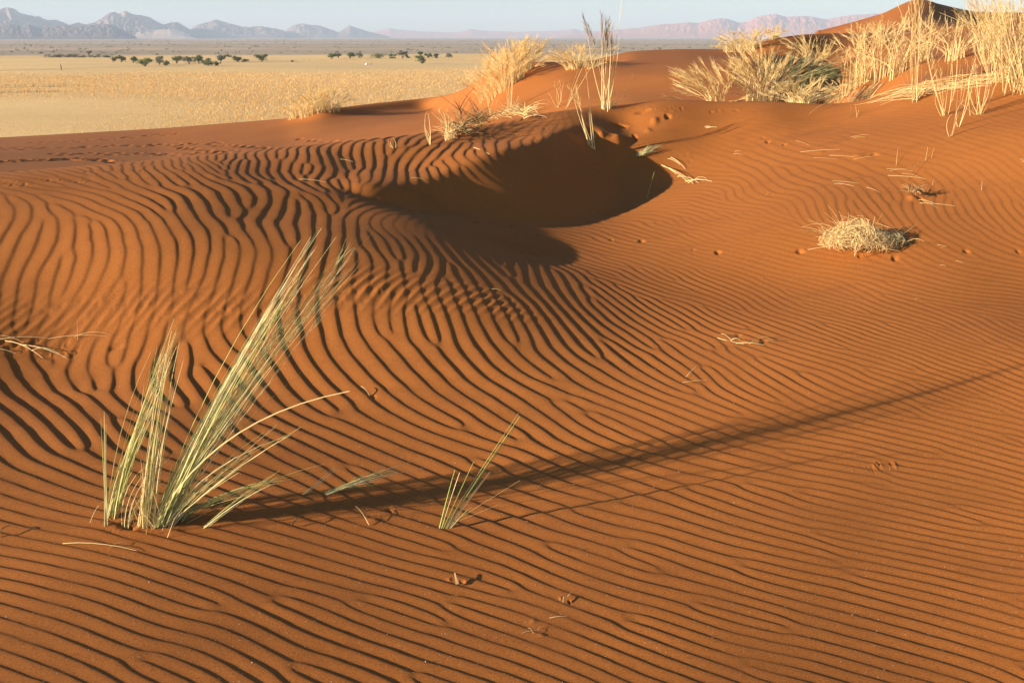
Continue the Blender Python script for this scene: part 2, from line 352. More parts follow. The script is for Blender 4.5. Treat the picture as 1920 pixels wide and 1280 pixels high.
def ripple_height(U, T):
    fi = (U-RU0)/RC; fj = (T-RT0)/RC
    inside = (fi > 2) & (fj > 2) & (fi < RZ.shape[0]-4) & (fj < RZ.shape[1]-4)
    z = sample(RZ.real, fi, fj)+1j*sample(RZ.imag, fi, fj)
    lk = bilin(RLK, fi, fj); am = bilin(RAMP, fi, fj)
    rough = np.clip((U-math.log(4.2))/.25, 0, 1)
    jit = bilin(JIT, U*90, (T+1.5)*90)*.55 + bilin(JIT, U*170+40, (T+1.5)*170)*.35
    p = (np.angle(z)/(2*np.pi) + jit*(.035+.065*rough)) % 1.0
    b = .75
    up = np.clip(p/b, 0, 1); dn = np.clip((p-b)/(1-b), 0, 1)
    f = np.where(p < b, .5-.5*np.cos(np.pi*up**.92), .5+.5*np.cos(np.pi*dn))-.5
    lam = 2*np.pi/np.exp(lk)*np.exp(U)
    edge = np.clip((10.3-np.exp(U))/1.0, 0, 1)*np.clip((.84-np.abs(T))/.08, 0, 1)
    a = np.clip(np.abs(z)*1.25, 0, 1)
    # small cross ripples where two wind directions met, along the foot of the hump
    R_ = np.exp(U); X, Y = R_*np.sin(T), R_*np.cos(T)
    px, py = project(X, Y, sample(ZM, (U-U0)/(U1-U0)*(NU-1), (T-T0)/(T1-T0)*(NT-1)))
    mid = np.interp(px, [-200, 0, 300, 450, 640, 760, 900, 1000], [615, 605, 585, 570, 535, 545, 560, 600]); hw = np.interp(px, [0, 500, 800, 1000], [46, 40, 30, 15])
    m = np.exp(-((py-mid)/hw)**2)*np.clip((1050-px)/150, 0, 1)*np.clip(.55+.8*bilin(JIT, U*28, (T+1.5)*28+300), 0, 1.3)
    q = (X*CK[0]+Y*CK[1]) + 1.6*bilin(JIT, U*36+9, (T+1.5)*36+600)+.8*bilin(JIT, U*80+9, (T+1.5)*80+300)
    f2 = (.5+.5*np.cos(q))**1.5*m*.0045
    return np.where(inside, f*am*a*lam*RIPPLE_H*edge*(1-.35*np.clip(m, 0, 1))+f2, 0), lam
# ---------------------------------------------------------------- helpers
COL = sc.collection
def tag(o, label=None, cat=None, group=None, kind=None):
    if label: o['label'] = label
    if cat: o['category'] = cat
    if group: o['group'] = group
    if kind: o['kind'] = kind
    return o
def mesh_obj(name, verts, faces, mat, parent=None, smooth=False):
    """verts (n,3) array, faces (m,k) array of equal-sized polygons"""
    verts = np.ascontiguousarray(verts, np.float32); faces = np.ascontiguousarray(faces, np.int32)
    me = bpy.data.meshes.new(name)
    me.vertices.add(len(verts)); me.vertices.foreach_set('co', verts.ravel())
    k = faces.shape[1]
    me.loops.add(faces.size); me.loops.foreach_set('vertex_index', faces.ravel())
    me.polygons.add(len(faces)); me.polygons.foreach_set('loop_start', np.arange(0, faces.size, k, dtype=np.int32))
    me.polygons.foreach_set('loop_total', np.full(len(faces), k, np.int32))
    me.polygons.foreach_set('use_smooth', np.full(len(faces), smooth, bool))
    me.update(calc_edges=True)
    if mat: me.materials.append(mat)
    o = bpy.data.objects.new(name, me); COL.objects.link(o)
    if parent: o.parent = parent
    return o
def empty(name, loc):
    o = bpy.data.objects.new(name, None); COL.objects.link(o); o.location = loc; o.empty_display_size = .1
    return o
def grid_faces(n, m):
    i, j = np.meshgrid(np.arange(n-1), np.arange(m-1), indexing='ij'); a = (i*m+j).ravel()
    return np.c_[a, a+1, a+m+1, a+m]
class Nodes:
    def __init__(self, name):
        self.m = bpy.data.materials.new(name); self.m.use_nodes = True; self.t = self.m.node_tree
        self.b = self.t.nodes['Principled BSDF']; self.b.inputs['Roughness'].default_value = .9
        self.b.inputs['Specular IOR Level'].default_value = .15
        self.c = None
    def n(self, typ, **kw):
        x = self.t.nodes.new(typ)
        for k, v in kw.items():
            if k in x.inputs.keys(): x.inputs[k].default_value = v
            else: setattr(x, k, v)
        return x
    def l(self, a, b): self.t.links.new(a, b)
    def coords(self):
        if not self.c: self.c = self.n('ShaderNodeTexCoord')
        return self.c.outputs['Object']
    def noise(self, scale, detail=2, rough=.5, vec=None):
        x = self.n('ShaderNodeTexNoise', Scale=scale, Detail=detail, Roughness=rough)
        self.l(vec or self.coords(), x.inputs['Vector']); return x.outputs['Fac']
    def stretch(self, sx, sy, sz):
        x = self.n('ShaderNodeMapping'); x.inputs['Scale'].default_value = (sx, sy, sz); self.l(self.coords(), x.inputs['Vector']); return x.outputs[0]
    def ramp(self, fac, stops):
        x = self.n('ShaderNodeValToRGB'); e = x.color_ramp.elements
        while len(e) < len(stops): e.new(.5)
        for el, (p, c) in zip(e, stops):
            el.position = p; el.color = (*c, 1) if len(c) == 3 else c
        self.l(fac, x.inputs[0]); return x.outputs[0]
    def mix(self, fac, a, b, mode='MIX'):
        x = self.n('ShaderNodeMix', data_type='RGBA', blend_type=mode)
        for s, v in ((0, fac), (6, a), (7, b)):
            if hasattr(v, 'node'): self.l(v, x.inputs[s])
            else: x.inputs[s].default_value = (*v, 1) if isinstance(v, tuple) and len(v) == 3 else v
        return x.outputs[2]
    def bump(self, h, strength, dist):
        x = self.n('ShaderNodeBump', Strength=strength, Distance=dist); self.l(h, x.inputs['Height'])
        self.l(x.outputs[0], self.b.inputs['Normal']); return x
    def out(self, col): self.l(col, self.b.inputs['Base Color']); return self.m

def sand_material():
    N = Nodes('red_sand')
    c1, c2 = (.385, .134, .0285), (.335, .113, .023)
    big = N.noise(.35, 4, .55); mid = N.noise(3.0, 4, .6); grain = N.noise(650, 2, .8); g2 = N.noise(160, 2, .7)
    col = N.mix(N.ramp(big, [(.3, (0, 0, 0)), (.7, (1, 1, 1))]), c2, c1)
    col = N.mix(N.ramp(mid, [(.35, (0, 0, 0)), (.75, (1, 1, 1))]), col, N.mix(.22, col, (.44, .160, .040)))
    col = N.mix(1.0, col, N.ramp(grain, [(.25, (.62, .60, .58)), (.5, (1, 1, 1)), (.78, (1.0, 1.0, 1.0))]), 'MULTIPLY')
    col = N.mix(1.0, col, N.ramp(g2, [(.3, (.84, .83, .82)), (.6, (1, 1, 1))]), 'MULTIPLY')
    streak = N.noise(1.6, 5, .65, N.stretch(1, 3.2, 1))
    col = N.mix(N.ramp(streak, [(.52, (0, 0, 0)), (.72, (1, 1, 1))]), col, N.mix(.22, col, (.12, .045, .02)))
    g3 = N.noise(230, 1, .5)
    col = N.mix(1.0, col, N.ramp(g3, [(.30, (.66, .64, .62)), (.48, (1, 1, 1)), (.66, (1, 1, 1)), (.78, (1.32, 1.38, 1.5))]), 'MULTIPLY')
    N.b.inputs['Roughness'].default_value = .95
    N.bump(grain, .5, .0016)
    return N.out(col)
SAND = sand_material()

# ---------------------------------------------------------------- the sand: one sheet
RNG = np.random.default_rng(11)
# hollows (footprints, scoops) and lumps: pixel x, pixel y, half width px, half depth (m), depth m
DENTS = [(1203,452,13,.05,-.022),(1146,450,8,.04,-.012),(1346,473,12,.05,-.020),(1300,468,9,.04,-.008),(1500,471,13,.05,-.022),(1678,484,12,.05,-.018),(1812,471,10,.04,-.018),(1910,472,9,.04,-.012),(1612,480,8,.04,-.012),
 (770,396,8,.05,-.02),(890,416,14,.05,-.02),(930,421,12,.05,-.012),(957,424,8,.05,-.02),(1007,440,9,.05,-.015),
 (1162,236,30,.07,-.05),(1160,262,26,.16,.06),(1128,255,14,.12,.03),(1205,209,30,.06,-.03),(1228,228,16,.12,.04),(1252,218,12,.07,-.035),(1190,258,8,.16,-.03),(1215,245,14,.10,.02),
 (1440,266,9,.05,-.022),(1471,271,8,.05,-.018),(1430,258,5,.04,-.01),(1610,292,26,.10,.018),(1640,290,12,.07,-.015),(1540,286,18,.06,.012),
 (1712,372,16,.10,.028),(1728,374,7,.06,-.035),(1700,350,18,.1,.012),
 (1620,468,60,.12,.012),(1400,640,22,.05,.008),(1432,640,16,.05,-.014),(1385,628,12,.04,-.008),
 (240,985,34,.05,-.018),(330,990,40,.06,.008),
 (730,955,16,.03,-.008),(700,975,26,.03,.006),(700,742,14,.02,-.006),
 (866,1090,16,.018,-.006),(842,1086,14,.018,.006),(1068,1127,7,.015,-.010),(1052,1122,9,.02,.006),(1015,1190,20,.02,.005),(1000,1165,18,.02,.004),
 (60,655,50,.06,.012),(150,640,60,.05,.006),(90,668,30,.04,-.010),(220,650,30,.05,-.008),
 (600,700,1,.01,0)]
def clods(cx, cy, rx, ry, n, size, amp, seed):
    g = np.random.default_rng(seed); out = []
    for _ in range(n):
        a = g.uniform(0, 2*PI); q = math.sqrt(g.uniform())
        out.append((cx+rx*q*math.cos(a), cy+ry*q*math.sin(a), g.uniform(.6, 1.5)*size, g.uniform(.02, .045), .6*amp*g.choice([-1, 1])*g.uniform(.3, 1)))
    return out
DENTS += clods(1230, 204, 60, 6, 46, 4, .014, 1) + clods(110, 340, 90, 3, 14, 5, .010, 2) + clods(30, 345, 40, 5, 12, 6, .012, 3) + clods(590, 322, 80, 8, 22, 4, .006, 4) \
 + clods(1370, 208, 60, 3, 16, 6, .012, 5) + clods(80, 650, 90, 14, 24, 7, .008, 6) + clods(1010, 238, 40, 5, 14, 6, .012, 7) + clods(260, 985, 80, 14, 30, 3.5, .004, 8) + clods(720, 972, 50, 12, 18, 3.5, .003, 9) \
 + clods(215, 322, 60, 3, 12, 6, .010, 12) + clods(1665, 872, 36, 3, 16, 3.5, .012, 21) + clods(1640, 880, 14, 3, 8, 3, .012, 22) + clods(880, 258, 60, 6, 16, 7, .014, 13) + clods(1290, 300, 40, 14, 10, 5, .006, 14) + clods(300, 575, 260, 26, 90, 13, .006, 15) + clods(640, 560, 120, 22, 36, 11, .005, 16)
def prints():
    """rows of old footprints over the far dune flank"""
    g = np.random.default_rng(4); out = []
    for path, n in (([(0, 303), (120, 299), (190, 300), (235, 310), (280, 315)], 60), ([(0, 280), (150, 276), (300, 272), (420, 268)], 30), ([(330, 276), (400, 284), (470, 300)], 22),
                    ([(60, 268), (200, 262), (330, 250)], 22), ([(400, 272), (500, 277), (600, 293)], 26), ([(100, 290), (200, 289), (330, 290), (450, 282)], 26), ([(30, 322), (90, 323)], 6), ([(560, 262), (680, 270), (760, 262)], 16)):
        p = np.array(path, float); t = np.linspace(0, len(p)-1, n)+g.normal(0, .02, n)
        for k, q in enumerate(t):
            x = np.interp(q, range(len(p)), p[:, 0]); y = np.interp(q, range(len(p)), p[:, 1])+(1.1 if k % 2 else -1.1)+g.normal(0, .5)
            out.append((x+g.normal(0, 1.5), y, g.uniform(.09, .14), g.uniform(.16, .28), -g.uniform(.03, .06)))
    return out
FINE = .64
th_f = np.arange(-FINE, FINE+1e-9, .001)
side = FINE+np.cumsum(np.r_[np.full(115, .00175), np.geomspace(.003, .04, 36)]); side = side[side < 1.44]
TH = np.r_[-side[::-1], th_f, side]
def steps(a, b, d): return np.arange(math.log(a), math.log(b), d)
UU = np.r_[np.linspace(math.log(.6), math.log(2.05), 110)[:-1], steps(2.05, 3.6, .00115), steps(3.6, 10.6, .0017), steps(10.6, 22, .005), steps(22, 62, .0036), steps(62, 250, .007), [math.log(250)]]
def ground_grid():
    n, m = len(UU), len(TH)
    Z = np.empty((n, m)); chunk = 200
    for i in range(0, n, chunk):
        u, t = np.meshgrid(UU[i:i+chunk], TH, indexing='ij')
        z = sample(ZM, (u-U0)/(U1-U0)*(NU-1), (t-T0)/(T1-T0)*(NT-1))
        rmask = UU[i] < math.log(10.6)
        if rmask: z = z+ripple_height(u, t)[0]
        Z[i:i+chunk] = z
    r = np.exp(UU)
    def dent(X0, Y0, rx, ry, dep, rim=.35):
        rr = math.hypot(X0, Y0); w = 3.2*max(rx, ry)/rr; tc = math.atan2(X0, Y0)
        i0, i1 = np.searchsorted(UU, [math.log(rr)-w, math.log(rr)+w]); j0, j1 = np.searchsorted(TH, [tc-w, tc+w])
        if i1 <= i0 or j1 <= j0: return
        X = r[i0:i1, None]*np.sin(TH[None, j0:j1])-X0; Y = r[i0:i1, None]*np.cos(TH[None, j0:j1])-Y0
        an = RNG.uniform(0, PI); A = np.arctan2(Y, X)
        wob = 1+.22*np.sin(2*A+an)+.13*np.sin(3*A+2.3*an)+.08*np.sin(5*A+5*an)
        q = ((X/rx)**2+(Y/ry)**2)*wob
        g = np.exp(-q**1.2)*dep
        if dep < 0: g = g - dep*rim*np.exp(-((np.sqrt(q)-1.5)/.5)**2)*(.5+.5*np.cos(A-an))
        Z[i0:i1, j0:j1] += g
    for px, py, hw, hd, dep in DENTS:
        x, y, z = locate(px, py); k = 1.0 if dep < 0 and hw > 6 else .6
        dent(x, y, .42*hw*math.hypot(x, y)/FPX, .45*hd, dep*k*.85, .12)
    for px, py, rx, ry, dep in prints():
        x, y, z = locate(px, py, 12.5); dent(x, y, rx, ry, dep)
    return Z
GZ = ground_grid()
def surf(x, y):
    """height of the finished sand at x, y"""
    u = math.log(math.hypot(x, y)); t = math.atan2(x, y)
    i = min(max(int(np.searchsorted(UU, u))-1, 0), len(UU)-2); j = min(max(int(np.searchsorted(TH, t))-1, 0), len(TH)-2)
    a = (u-UU[i])/(UU[i+1]-UU[i]); b = (t-TH[j])/(TH[j+1]-TH[j])
    return float(GZ[i, j]*(1-a)*(1-b)+GZ[i+1, j]*a*(1-b)+GZ[i, j+1]*(1-a)*b+GZ[i+1, j+1]*a*b)
def spot(px, py, rmin=1.0):
    x, y, z = locate(px, py, rmin); return Vector((x, y, surf(x, y)))
_r = np.exp(UU)[:, None]
sand = mesh_obj('sand', np.stack([_r*np.sin(TH)[None], _r*np.cos(TH)[None], GZ], -1).reshape(-1, 3), grid_faces(len(UU), len(TH))[:, ::-1], SAND, smooth=True)
tag(sand, 'red rippled dune sand', 'sand', kind='structure')
# ---------------------------------------------------------------- the plain below, to the horizon
PLAIN_Z = -11.0
def plain_material():
    N = Nodes('grass_plain')
    sep = N.n('ShaderNodeSeparateXYZ'); N.l(N.coords(), sep.inputs[0])
    wob = N.noise(.0035, 3, .6)
    # distance out from the dune foot, with a ragged limit of the golden grass
    m1 = N.n('ShaderNodeMath', operation='MULTIPLY_ADD'); N.l(wob, m1.inputs[0]); m1.inputs[1].default_value = 260; N.l(sep.outputs[1], m1.inputs[2])
    mr = N.n('ShaderNodeMapRange'); N.l(m1.outputs[0], mr.inputs[0]); mr.inputs[1].default_value = 845; mr.inputs[2].default_value = 905
    gold = N.mix(N.ramp(N.noise(.02, 5, .65, N.stretch(.35, 1, 1)), [(.3, (0, 0, 0)), (.7, (1, 1, 1))]), (.76, .50, .20), (.88, .60, .25))
    gold = N.mix(1.0, gold, N.ramp(N.noise(1.4, 3, .8), [(.3, (.84, .82, .78)), (.6, (1, 1, 1))]), 'MULTIPLY')
    gold = N.mix(N.ramp(N.noise(.008, 4, .6, N.stretch(.3, 1, 1)), [(.52, (0, 0, 0)), (.66, (1, 1, 1))]), gold, N.mix(.35, gold, (.34, .27, .17)))
    scrub = N.mix(N.ramp(N.noise(.0032, 5, .62, N.stretch(.12, 1, 1)), [(.38, (0, 0, 0)), (.62, (1, 1, 1))]), (.36, .27, .17), (.56, .41, .25))
    scrub = N.mix(N.ramp(N.noise(.03, 3, .7, N.stretch(.5, 1, 1)), [(.56, (0, 0, 0)), (.66, (1, 1, 1))]), scrub, (.25, .21, .14))
    mr2 = N.n('ShaderNodeMapRange'); N.l(sep.outputs[1], mr2.inputs[0]); mr2.inputs[1].default_value = 2200; mr2.inputs[2].default_value = 4200
    far = N.mix(mr2.outputs[0], scrub, (.42, .32, .22))
    return N.out(N.mix(mr.outputs[0], gold, far))
rr = np.geomspace(25, 17000, 220); tt = np.linspace(-1.5, 1.5, 241)
PX, PY = rr[:, None]*np.sin(tt)[None], rr[:, None]*np.cos(tt)[None]
g = np.random.default_rng(3)
PZ = PLAIN_Z + sum(a*np.sin(PX*k*math.cos(q)+PY*k*math.sin(q)+p) for a, k, q, p in [(.25, .02, 1.2, 0), (.2, .031, 2.2, 1), (.12, .07, .4, 2), (.3, .007, 1.7, 3)])*np.clip(1-rr[:, None]/2500, .2, 1)
plain = mesh_obj('grass_plain', np.stack([PX, PY, PZ], -1).reshape(-1, 3), grid_faces(len(rr), len(tt))[:, ::-1], plain_material(), smooth=True)
tag(plain, 'pale gold grass plain running to the horizon', 'plain', kind='structure')
def plain_xy(px, py):
    th, s = ray(px, py); r = (PLAIN_Z-EYE)/float(s); return r*math.sin(float(th)), r*math.cos(float(th)), r

# dry riverbed line
def strip(name, pts, w, mat, label):
    V = []
    for i, (px, py) in enumerate(pts):
        x, y, r = plain_xy(px, py); V += [(x, y-w/2, PLAIN_Z+.55), (x, y+w/2, PLAIN_Z+.55)]
    F = [(2*i, 2*i+2, 2*i+3, 2*i+1) for i in range(len(pts)-1)]
    return tag(mesh_obj(name, np.array(V), np.array(F), mat), label, name.replace('_', ' '), kind='structure')
N = Nodes('dark_track'); TRACK = N.out(N.mix(N.noise(.3, 3), (.20, .135, .075), (.34, .24, .13)))
strip('track', [(-140, 134.5), (-40, 133.2), (60, 132.2), (130, 131), (200, 128.3), (260, 126), (320, 123.4), (380, 120.8), (440, 118.3), (500, 117), (560, 116.2)], 3.5, TRACK, 'dark track crossing the plain')

# ---------------------------------------------------------------- hills
def rocky(name, c1, c2, scale):
    N = Nodes(name); v = N.noise(scale, 6, .65)
    return N.out(N.mix(N.ramp(v, [(.35, (0, 0, 0)), (.65, (1, 1, 1))]), c1, c2))
ROCK = rocky('mountain_rock', (.13, .09, .075), (.24, .165, .125), .006)
DARKROCK = rocky('dark_hill_rock', (.10, .078, .07), (.16, .12, .10), .01)
REDSAND = rocky('far_red_sand', (.46, .15, .07), (.55, .19, .09), .004)
PALESAND = rocky('far_pale_sand', (.52, .36, .24), (.62, .44, .30), .004)
def hash_noise(seed, n, m, cell):
    g = np.random.default_rng(seed); G = g.normal(size=(int(n/cell)+7, int(m/cell)+7))
    return sample(G, np.arange(n)[:, None]/cell+2+np.zeros((1, m)), np.arange(m)[None, :]/cell+2+np.zeros((n, 1)))
def hill_range(name, label, prof, D, depth, mat, rough, seed, base_py=69.0):
    """a range of hills: skyline given as pixel x, pixel y; D distance m"""
    prof = np.array(prof, float); n, m = 90, int((prof[-1, 0]-prof[0, 0])/1.2)+2
    px = np.linspace(prof[0, 0], prof[-1, 0], m); py = np.interp(px, prof[:, 0], prof[:, 1])
    g = np.random.default_rng(seed)
    for cell, a in ((26, .9), (11, .6), (5, .35)):
        k = g.normal(size=int(m/cell)+7); j = np.arange(m)/cell; py = py - rough*a*np.interp(j, range(len(k)), k)*np.clip((base_py-py)/12, 0, 1)
    th, s = ray(px, py); top = np.maximum((EYE+s*D)-PLAIN_Z, 0)
    v = np.linspace(-1, 1, n)[:, None]
    r = D + v*depth
    prof2 = np.clip(1-np.abs(v)**1.25, 0, 1)
    rid = 1-np.abs(hash_noise(seed+1, n, m, 9)); rid2 = 1-np.abs(hash_noise(seed+2, n, m, 4)); rid3 = hash_noise(seed+3, n, m, 2)
    H = top[None]*np.clip(prof2*(1+rough*(.22*rid*np.abs(v)**.6+.12*rid2*np.abs(v)**.4+.04*rid3*np.abs(v)**.3)-rough*.2*np.abs(v)**.5*(1-prof2)), 0, None)*(1 if rough > .4 else 1)
    H = np.minimum(H, top[None]*(r/D)*1.0)
    X = r*np.sin(th)[None]; Y = r*np.cos(th)[None]
    o = mesh_obj(name, np.stack([X, Y, PLAIN_Z-1.5+H*1.0+1.0*(H > 0)], -1).reshape(-1, 3), grid_faces(n, m)[:, ::-1], mat, smooth=True)
    return tag(o, label, name.replace('_', ' '), kind='structure')
hill_range('mountains', 'jagged blue-grey mountain chain on the left horizon', [(-260, 60), (-160, 34), (-80, 40), (-20, 24), (0, 18), (14, 14), (27, 17), (38, 25), (55, 30), (75, 33), (92, 39), (106, 36), (118, 40), (130, 45), (146, 41), (158, 45), (176, 44), (190, 36), (204, 25), (215, 23), (224, 28), (233, 23), (250, 29), (264, 30), (280, 33), (292, 39), (305, 45), (322, 42), (334, 44), (348, 51), (362, 60), (372, 69)], 9000, 1500, ROCK, 1.0, 21)
hill_range('mountains', 'single peaked grey mountain right of the jagged chain', [(335, 69), (352, 56), (370, 47), (392, 41), (405, 37), (418, 40), (436, 45), (455, 51), (475, 50), (492, 49), (515, 54), (532, 58), (545, 69)], 9800, 1300, ROCK, .8, 31)
hill_range('mountains', 'flat-topped grey mountain right of the single peak', [(520, 69), (537, 56), (552, 48), (568, 44), (585, 47), (602, 49), (618, 55), (634, 60), (640, 57), (655, 48), (668, 53), (684, 58), (700, 62), (730, 69)], 10500, 1200, ROCK, .7, 41)
hill_range('hills', 'low dark hills before the jagged chain', [(-200, 52), (-60, 50), (0, 48), (20, 46), (40, 49), (55, 46), (70, 51), (90, 50), (120, 48), (150, 48), (175, 47), (200, 46), (215, 49), (232, 57), (250, 67), (256, 69)], 6500, 800, DARKROCK, .5, 51)
hill_range('hills', 'pale sandy foothills between the mountains', [(220, 69), (235, 57), (262, 54), (290, 56), (320, 55), (345, 60), (365, 69)], 8000, 500, PALESAND, .25, 61)
hill_range('hills', 'faint low hills on the middle of the horizon', [(640, 69), (700, 60), (730, 54), (760, 57), (800, 60), (850, 61), (885, 55), (905, 58), (960, 60), (1010, 59), (1060, 57), (1075, 54), (1090, 58), (1150, 58), (1210, 62), (1260, 69)], 14500, 1500, REDSAND, .4, 71)
hill_range('hills', 'hazy red sand hills on the right horizon', [(1050, 69), (1110, 62), (1160, 56), (1200, 52), (1240, 46), (1270, 45), (1290, 42), (1310, 44), (1330, 38), (1350, 35), (1368, 37), (1385, 43), (1400, 42), (1420, 32), (1440, 28), (1455, 26), (1475, 32), (1490, 31), (1510, 30), (1530, 33), (1550, 37), (1575, 32), (1600, 28), (1650, 26), (1750, 30), (1850, 24), (1960, 30), (2100, 40), (2200, 69)], 11500, 1500, REDSAND, .35, 81)

# ---------------------------------------------------------------- air
def haze():
    N = Nodes('haze_air'); N.t.nodes.remove(N.b)
    v = N.n('ShaderNodeVolumePrincipled'); v.inputs['Color'].default_value = (.66, .80, 1.0, 1); v.inputs['Density'].default_value = HAZE
    v.inputs['Anisotropy'].default_value = 0.0
    N.l(v.outputs[0], N.t.nodes['Material Output'].inputs['Volume'])
    x0, x1, y0, y1, z0, z1 = -17000, 17000, -1500, 17500, PLAIN_Z-19, 330
    V = np.array([(x, y, z) for x in (x0, x1) for y in (y0, y1) for z in (z0, z1)])
    F = np.array([(0, 1, 3, 2), (4, 6, 7, 5), (0, 4, 5, 1), (2, 3, 7, 6), (0, 2, 6, 4), (1, 5, 7, 3)])
    tag(mesh_obj('haze', V, F, N.m), 'thin pale haze over the plain', 'haze', kind='stuff')
HAZE = 1.05e-4
haze()
# ---------------------------------------------------------------- grass
def blade_mat(name, stops, rough=.6, trans=.15):
    N = Nodes(name)
    g = N.n('ShaderNodeNewGeometry')
    col = N.ramp(g.outputs['Random Per Island'], stops)
    N.b.inputs['Roughness'].default_value = rough
    d = N.n('ShaderNodeBsdfTranslucent'); N.l(col, d.inputs[0]); N.l(col, N.b.inputs['Base Color'])
    mx = N.n('ShaderNodeMixShader'); mx.inputs[0].default_value = trans
    N.l(N.b.outputs[0], mx.inputs[1]); N.l(d.outputs[0], mx.inputs[2]); N.l(mx.outputs[0], N.t.nodes['Material Output'].inputs[0])
    return N.m
STRAW = blade_mat('dry_straw', [(0, (.60, .44, .18)), (.3, (.78, .61, .29)), (.7, (.86, .70, .37)), (1, (.72, .56, .28))], .5, .3)
PLUME = blade_mat('pale_plume', [(0, (.78, .61, .29)), (.5, (.88, .73, .41)), (1, (.82, .66, .34))], .8, .5)
GREENSTRAW = blade_mat('green_straw', [(0, (.66, .58, .28)), (.35, (.78, .68, .38)), (.58, (.36, .40, .10)), (.74, (.60, .58, .24)), (1, (.84, .74, .46))])
GREEN = blade_mat('green_blade', [(0, (.20, .27, .06)), (.5, (.42, .44, .16)), (1, (.60, .55, .27))])
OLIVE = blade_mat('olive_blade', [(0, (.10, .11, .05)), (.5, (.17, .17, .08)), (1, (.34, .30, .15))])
BROWNHEAD = blade_mat('brown_seed_head', [(0, (.26, .17, .07)), (1, (.44, .31, .14))], .8, .3)
DARKTWIG = blade_mat('dark_twig', [(0, (.12, .07, .035)), (.6, (.25, .16, .07)), (1, (.42, .30, .14))])
DEADLEAF = blade_mat('dead_leaf', [(0, (.34, .20, .09)), (1, (.5, .34, .17))])

class Blades:
    def __init__(self, seed): self.V = []; self.F = []; self.n = 0; self.g = np.random.default_rng(seed)
    def add(self, pts, w0, w1=None):
        """a tapering three-sided stalk through the points"""
        pts = np.asarray(pts, float); k = len(pts); w1 = w0*.25 if w1 is None else w1
        d = np.gradient(pts, axis=0); d /= np.linalg.norm(d, axis=1)[:, None]+1e-9
        ref = np.array([.3, .9, .1]); a = np.cross(d, ref); a /= np.linalg.norm(a, axis=1)[:, None]+1e-9; b = np.cross(d, a)
        ph = self.g.uniform(0, 6.28); w = np.linspace(w0, w1, k)[:, None]
        for j in range(3):
            q = ph+j*2.0944; self.V.append(pts+w*(a*math.cos(q)+b*math.sin(q)))
        base = self.n
        for i in range(k-1):
            for j in range(3):
                j2 = (j+1) % 3; self.F.append((base+j*k+i, base+j2*k+i, base+j2*k+i+1, base+j*k+i+1))
        self.n += 3*k
    def curve(self, p0, p1, bow, w0, w1=None, k=6):
        """from p0 to p1, pushed off the straight line by the vector bow"""
        p0, p1, bow = np.array(p0, float), np.array(p1, float), np.array(bow, float)
        t = np.linspace(0, 1, k)[:, None]
        self.add(p0*(1-t)+p1*t+bow*4*t*(1-t)*1.0, w0, w1)
    def head(self, p, d, length, spread, n, w=.0005):
        """a feathery seed head of fine awns along direction d"""
        d = np.array(d, float); d /= np.linalg.norm(d)
        for _ in range(n):
            t = self.g.uniform(0, .75)*length; q = np.array(p)+d*t
            s = self.g.normal(0, 1, 3); s -= d*np.dot(s, d); s /= np.linalg.norm(s)+1e-9
            e = q+d*length*self.g.uniform(.18, .4)+s*spread*self.g.uniform(.2, 1)
            self.add([q, (q+e)/2+d*spread*.1, e], w, w*.3)
    def build(self, name, mat, parent):
        if not self.V: return None
        off = np.array(parent.location) if parent else np.zeros(3)
        return mesh_obj(name, np.vstack(self.V)-off, np.array(self.F), mat, parent)

WIND = np.array([math.cos(SUN_AZ), math.sin(SUN_AZ), 0])
def at_depth(px, py, Y):
    """point on a pixel's ray at distance Y ahead"""
    v = py-640.; x = px-960.; y = FPX*math.cos(PITCH)-v*math.sin(PITCH); z = -FPX*math.sin(PITCH)-v*math.cos(PITCH)
    return np.array([x/y*Y, Y, EYE+z/y*Y])
def tip_of(base, px, py, k=.33):
    """tip of a stalk rooted at base, leaning k metres back per metre sideways"""
    q = at_depth(px, py, 1.0)                       # X = q0*Y
    Y = (base[1]-k*base[0])/(1-k*q[0]); return at_depth(px, py, Y)
TUFTN = [0]
def tussock(name, label, cat, base, height, spread, n, heads=0, lean=(.15, 0), mat=None, hmat=None, w=.0016, seed=1, group=None, droop=.25, root=.05, hl=.22, hs=.03, awn=14, awnw=.0007, parts=('blades', 'seed_heads')):
    """free-standing bunch: blades fan out and bend over; some carry plumes"""
    base = Vector(base); t = tag(empty(name, base), label, cat, group)
    B = Blades(seed); H = Blades(seed+500); g = B.g; b = np.array(base)
    for i in range(n):
        a = g.uniform(0, 2*PI); q = math.sqrt(g.uniform()); p0 = b+np.array([math.cos(a)*q*root, math.sin(a)*q*root, 0])
        p0[2] = surf(p0[0], p0[1])-.01
        h = height*g.uniform(.45, 1.05); a2 = a+g.normal(0, .7); s = spread*abs(g.normal(.45, .35))
        p1 = p0+np.array([math.cos(a2)*s+lean[0]*h, math.sin(a2)*s+lean[1]*h, h])
        bow = np.array([-math.cos(a2)*s*droop, -math.sin(a2)*s*droop, h*g.uniform(.02, .10)*droop*4])
        B.curve(p0, p1, bow, w*g.uniform(.6, 1.2))
        if i < heads:
            d = (p1-p0)+np.array([math.cos(a2)*s+lean[0]*h*1.5, math.sin(a2)*s+lean[1]*h*1.5, -h*.3*g.uniform(.3, 1.4)])
            H.head(p1-d/np.linalg.norm(d)*hl*.2, d, hl*g.uniform(.7, 1.2), hs, awn, awnw)
    B.build(parts[0], mat or STRAW, t); H.build(parts[1], hmat or PLUME, t)
    return t
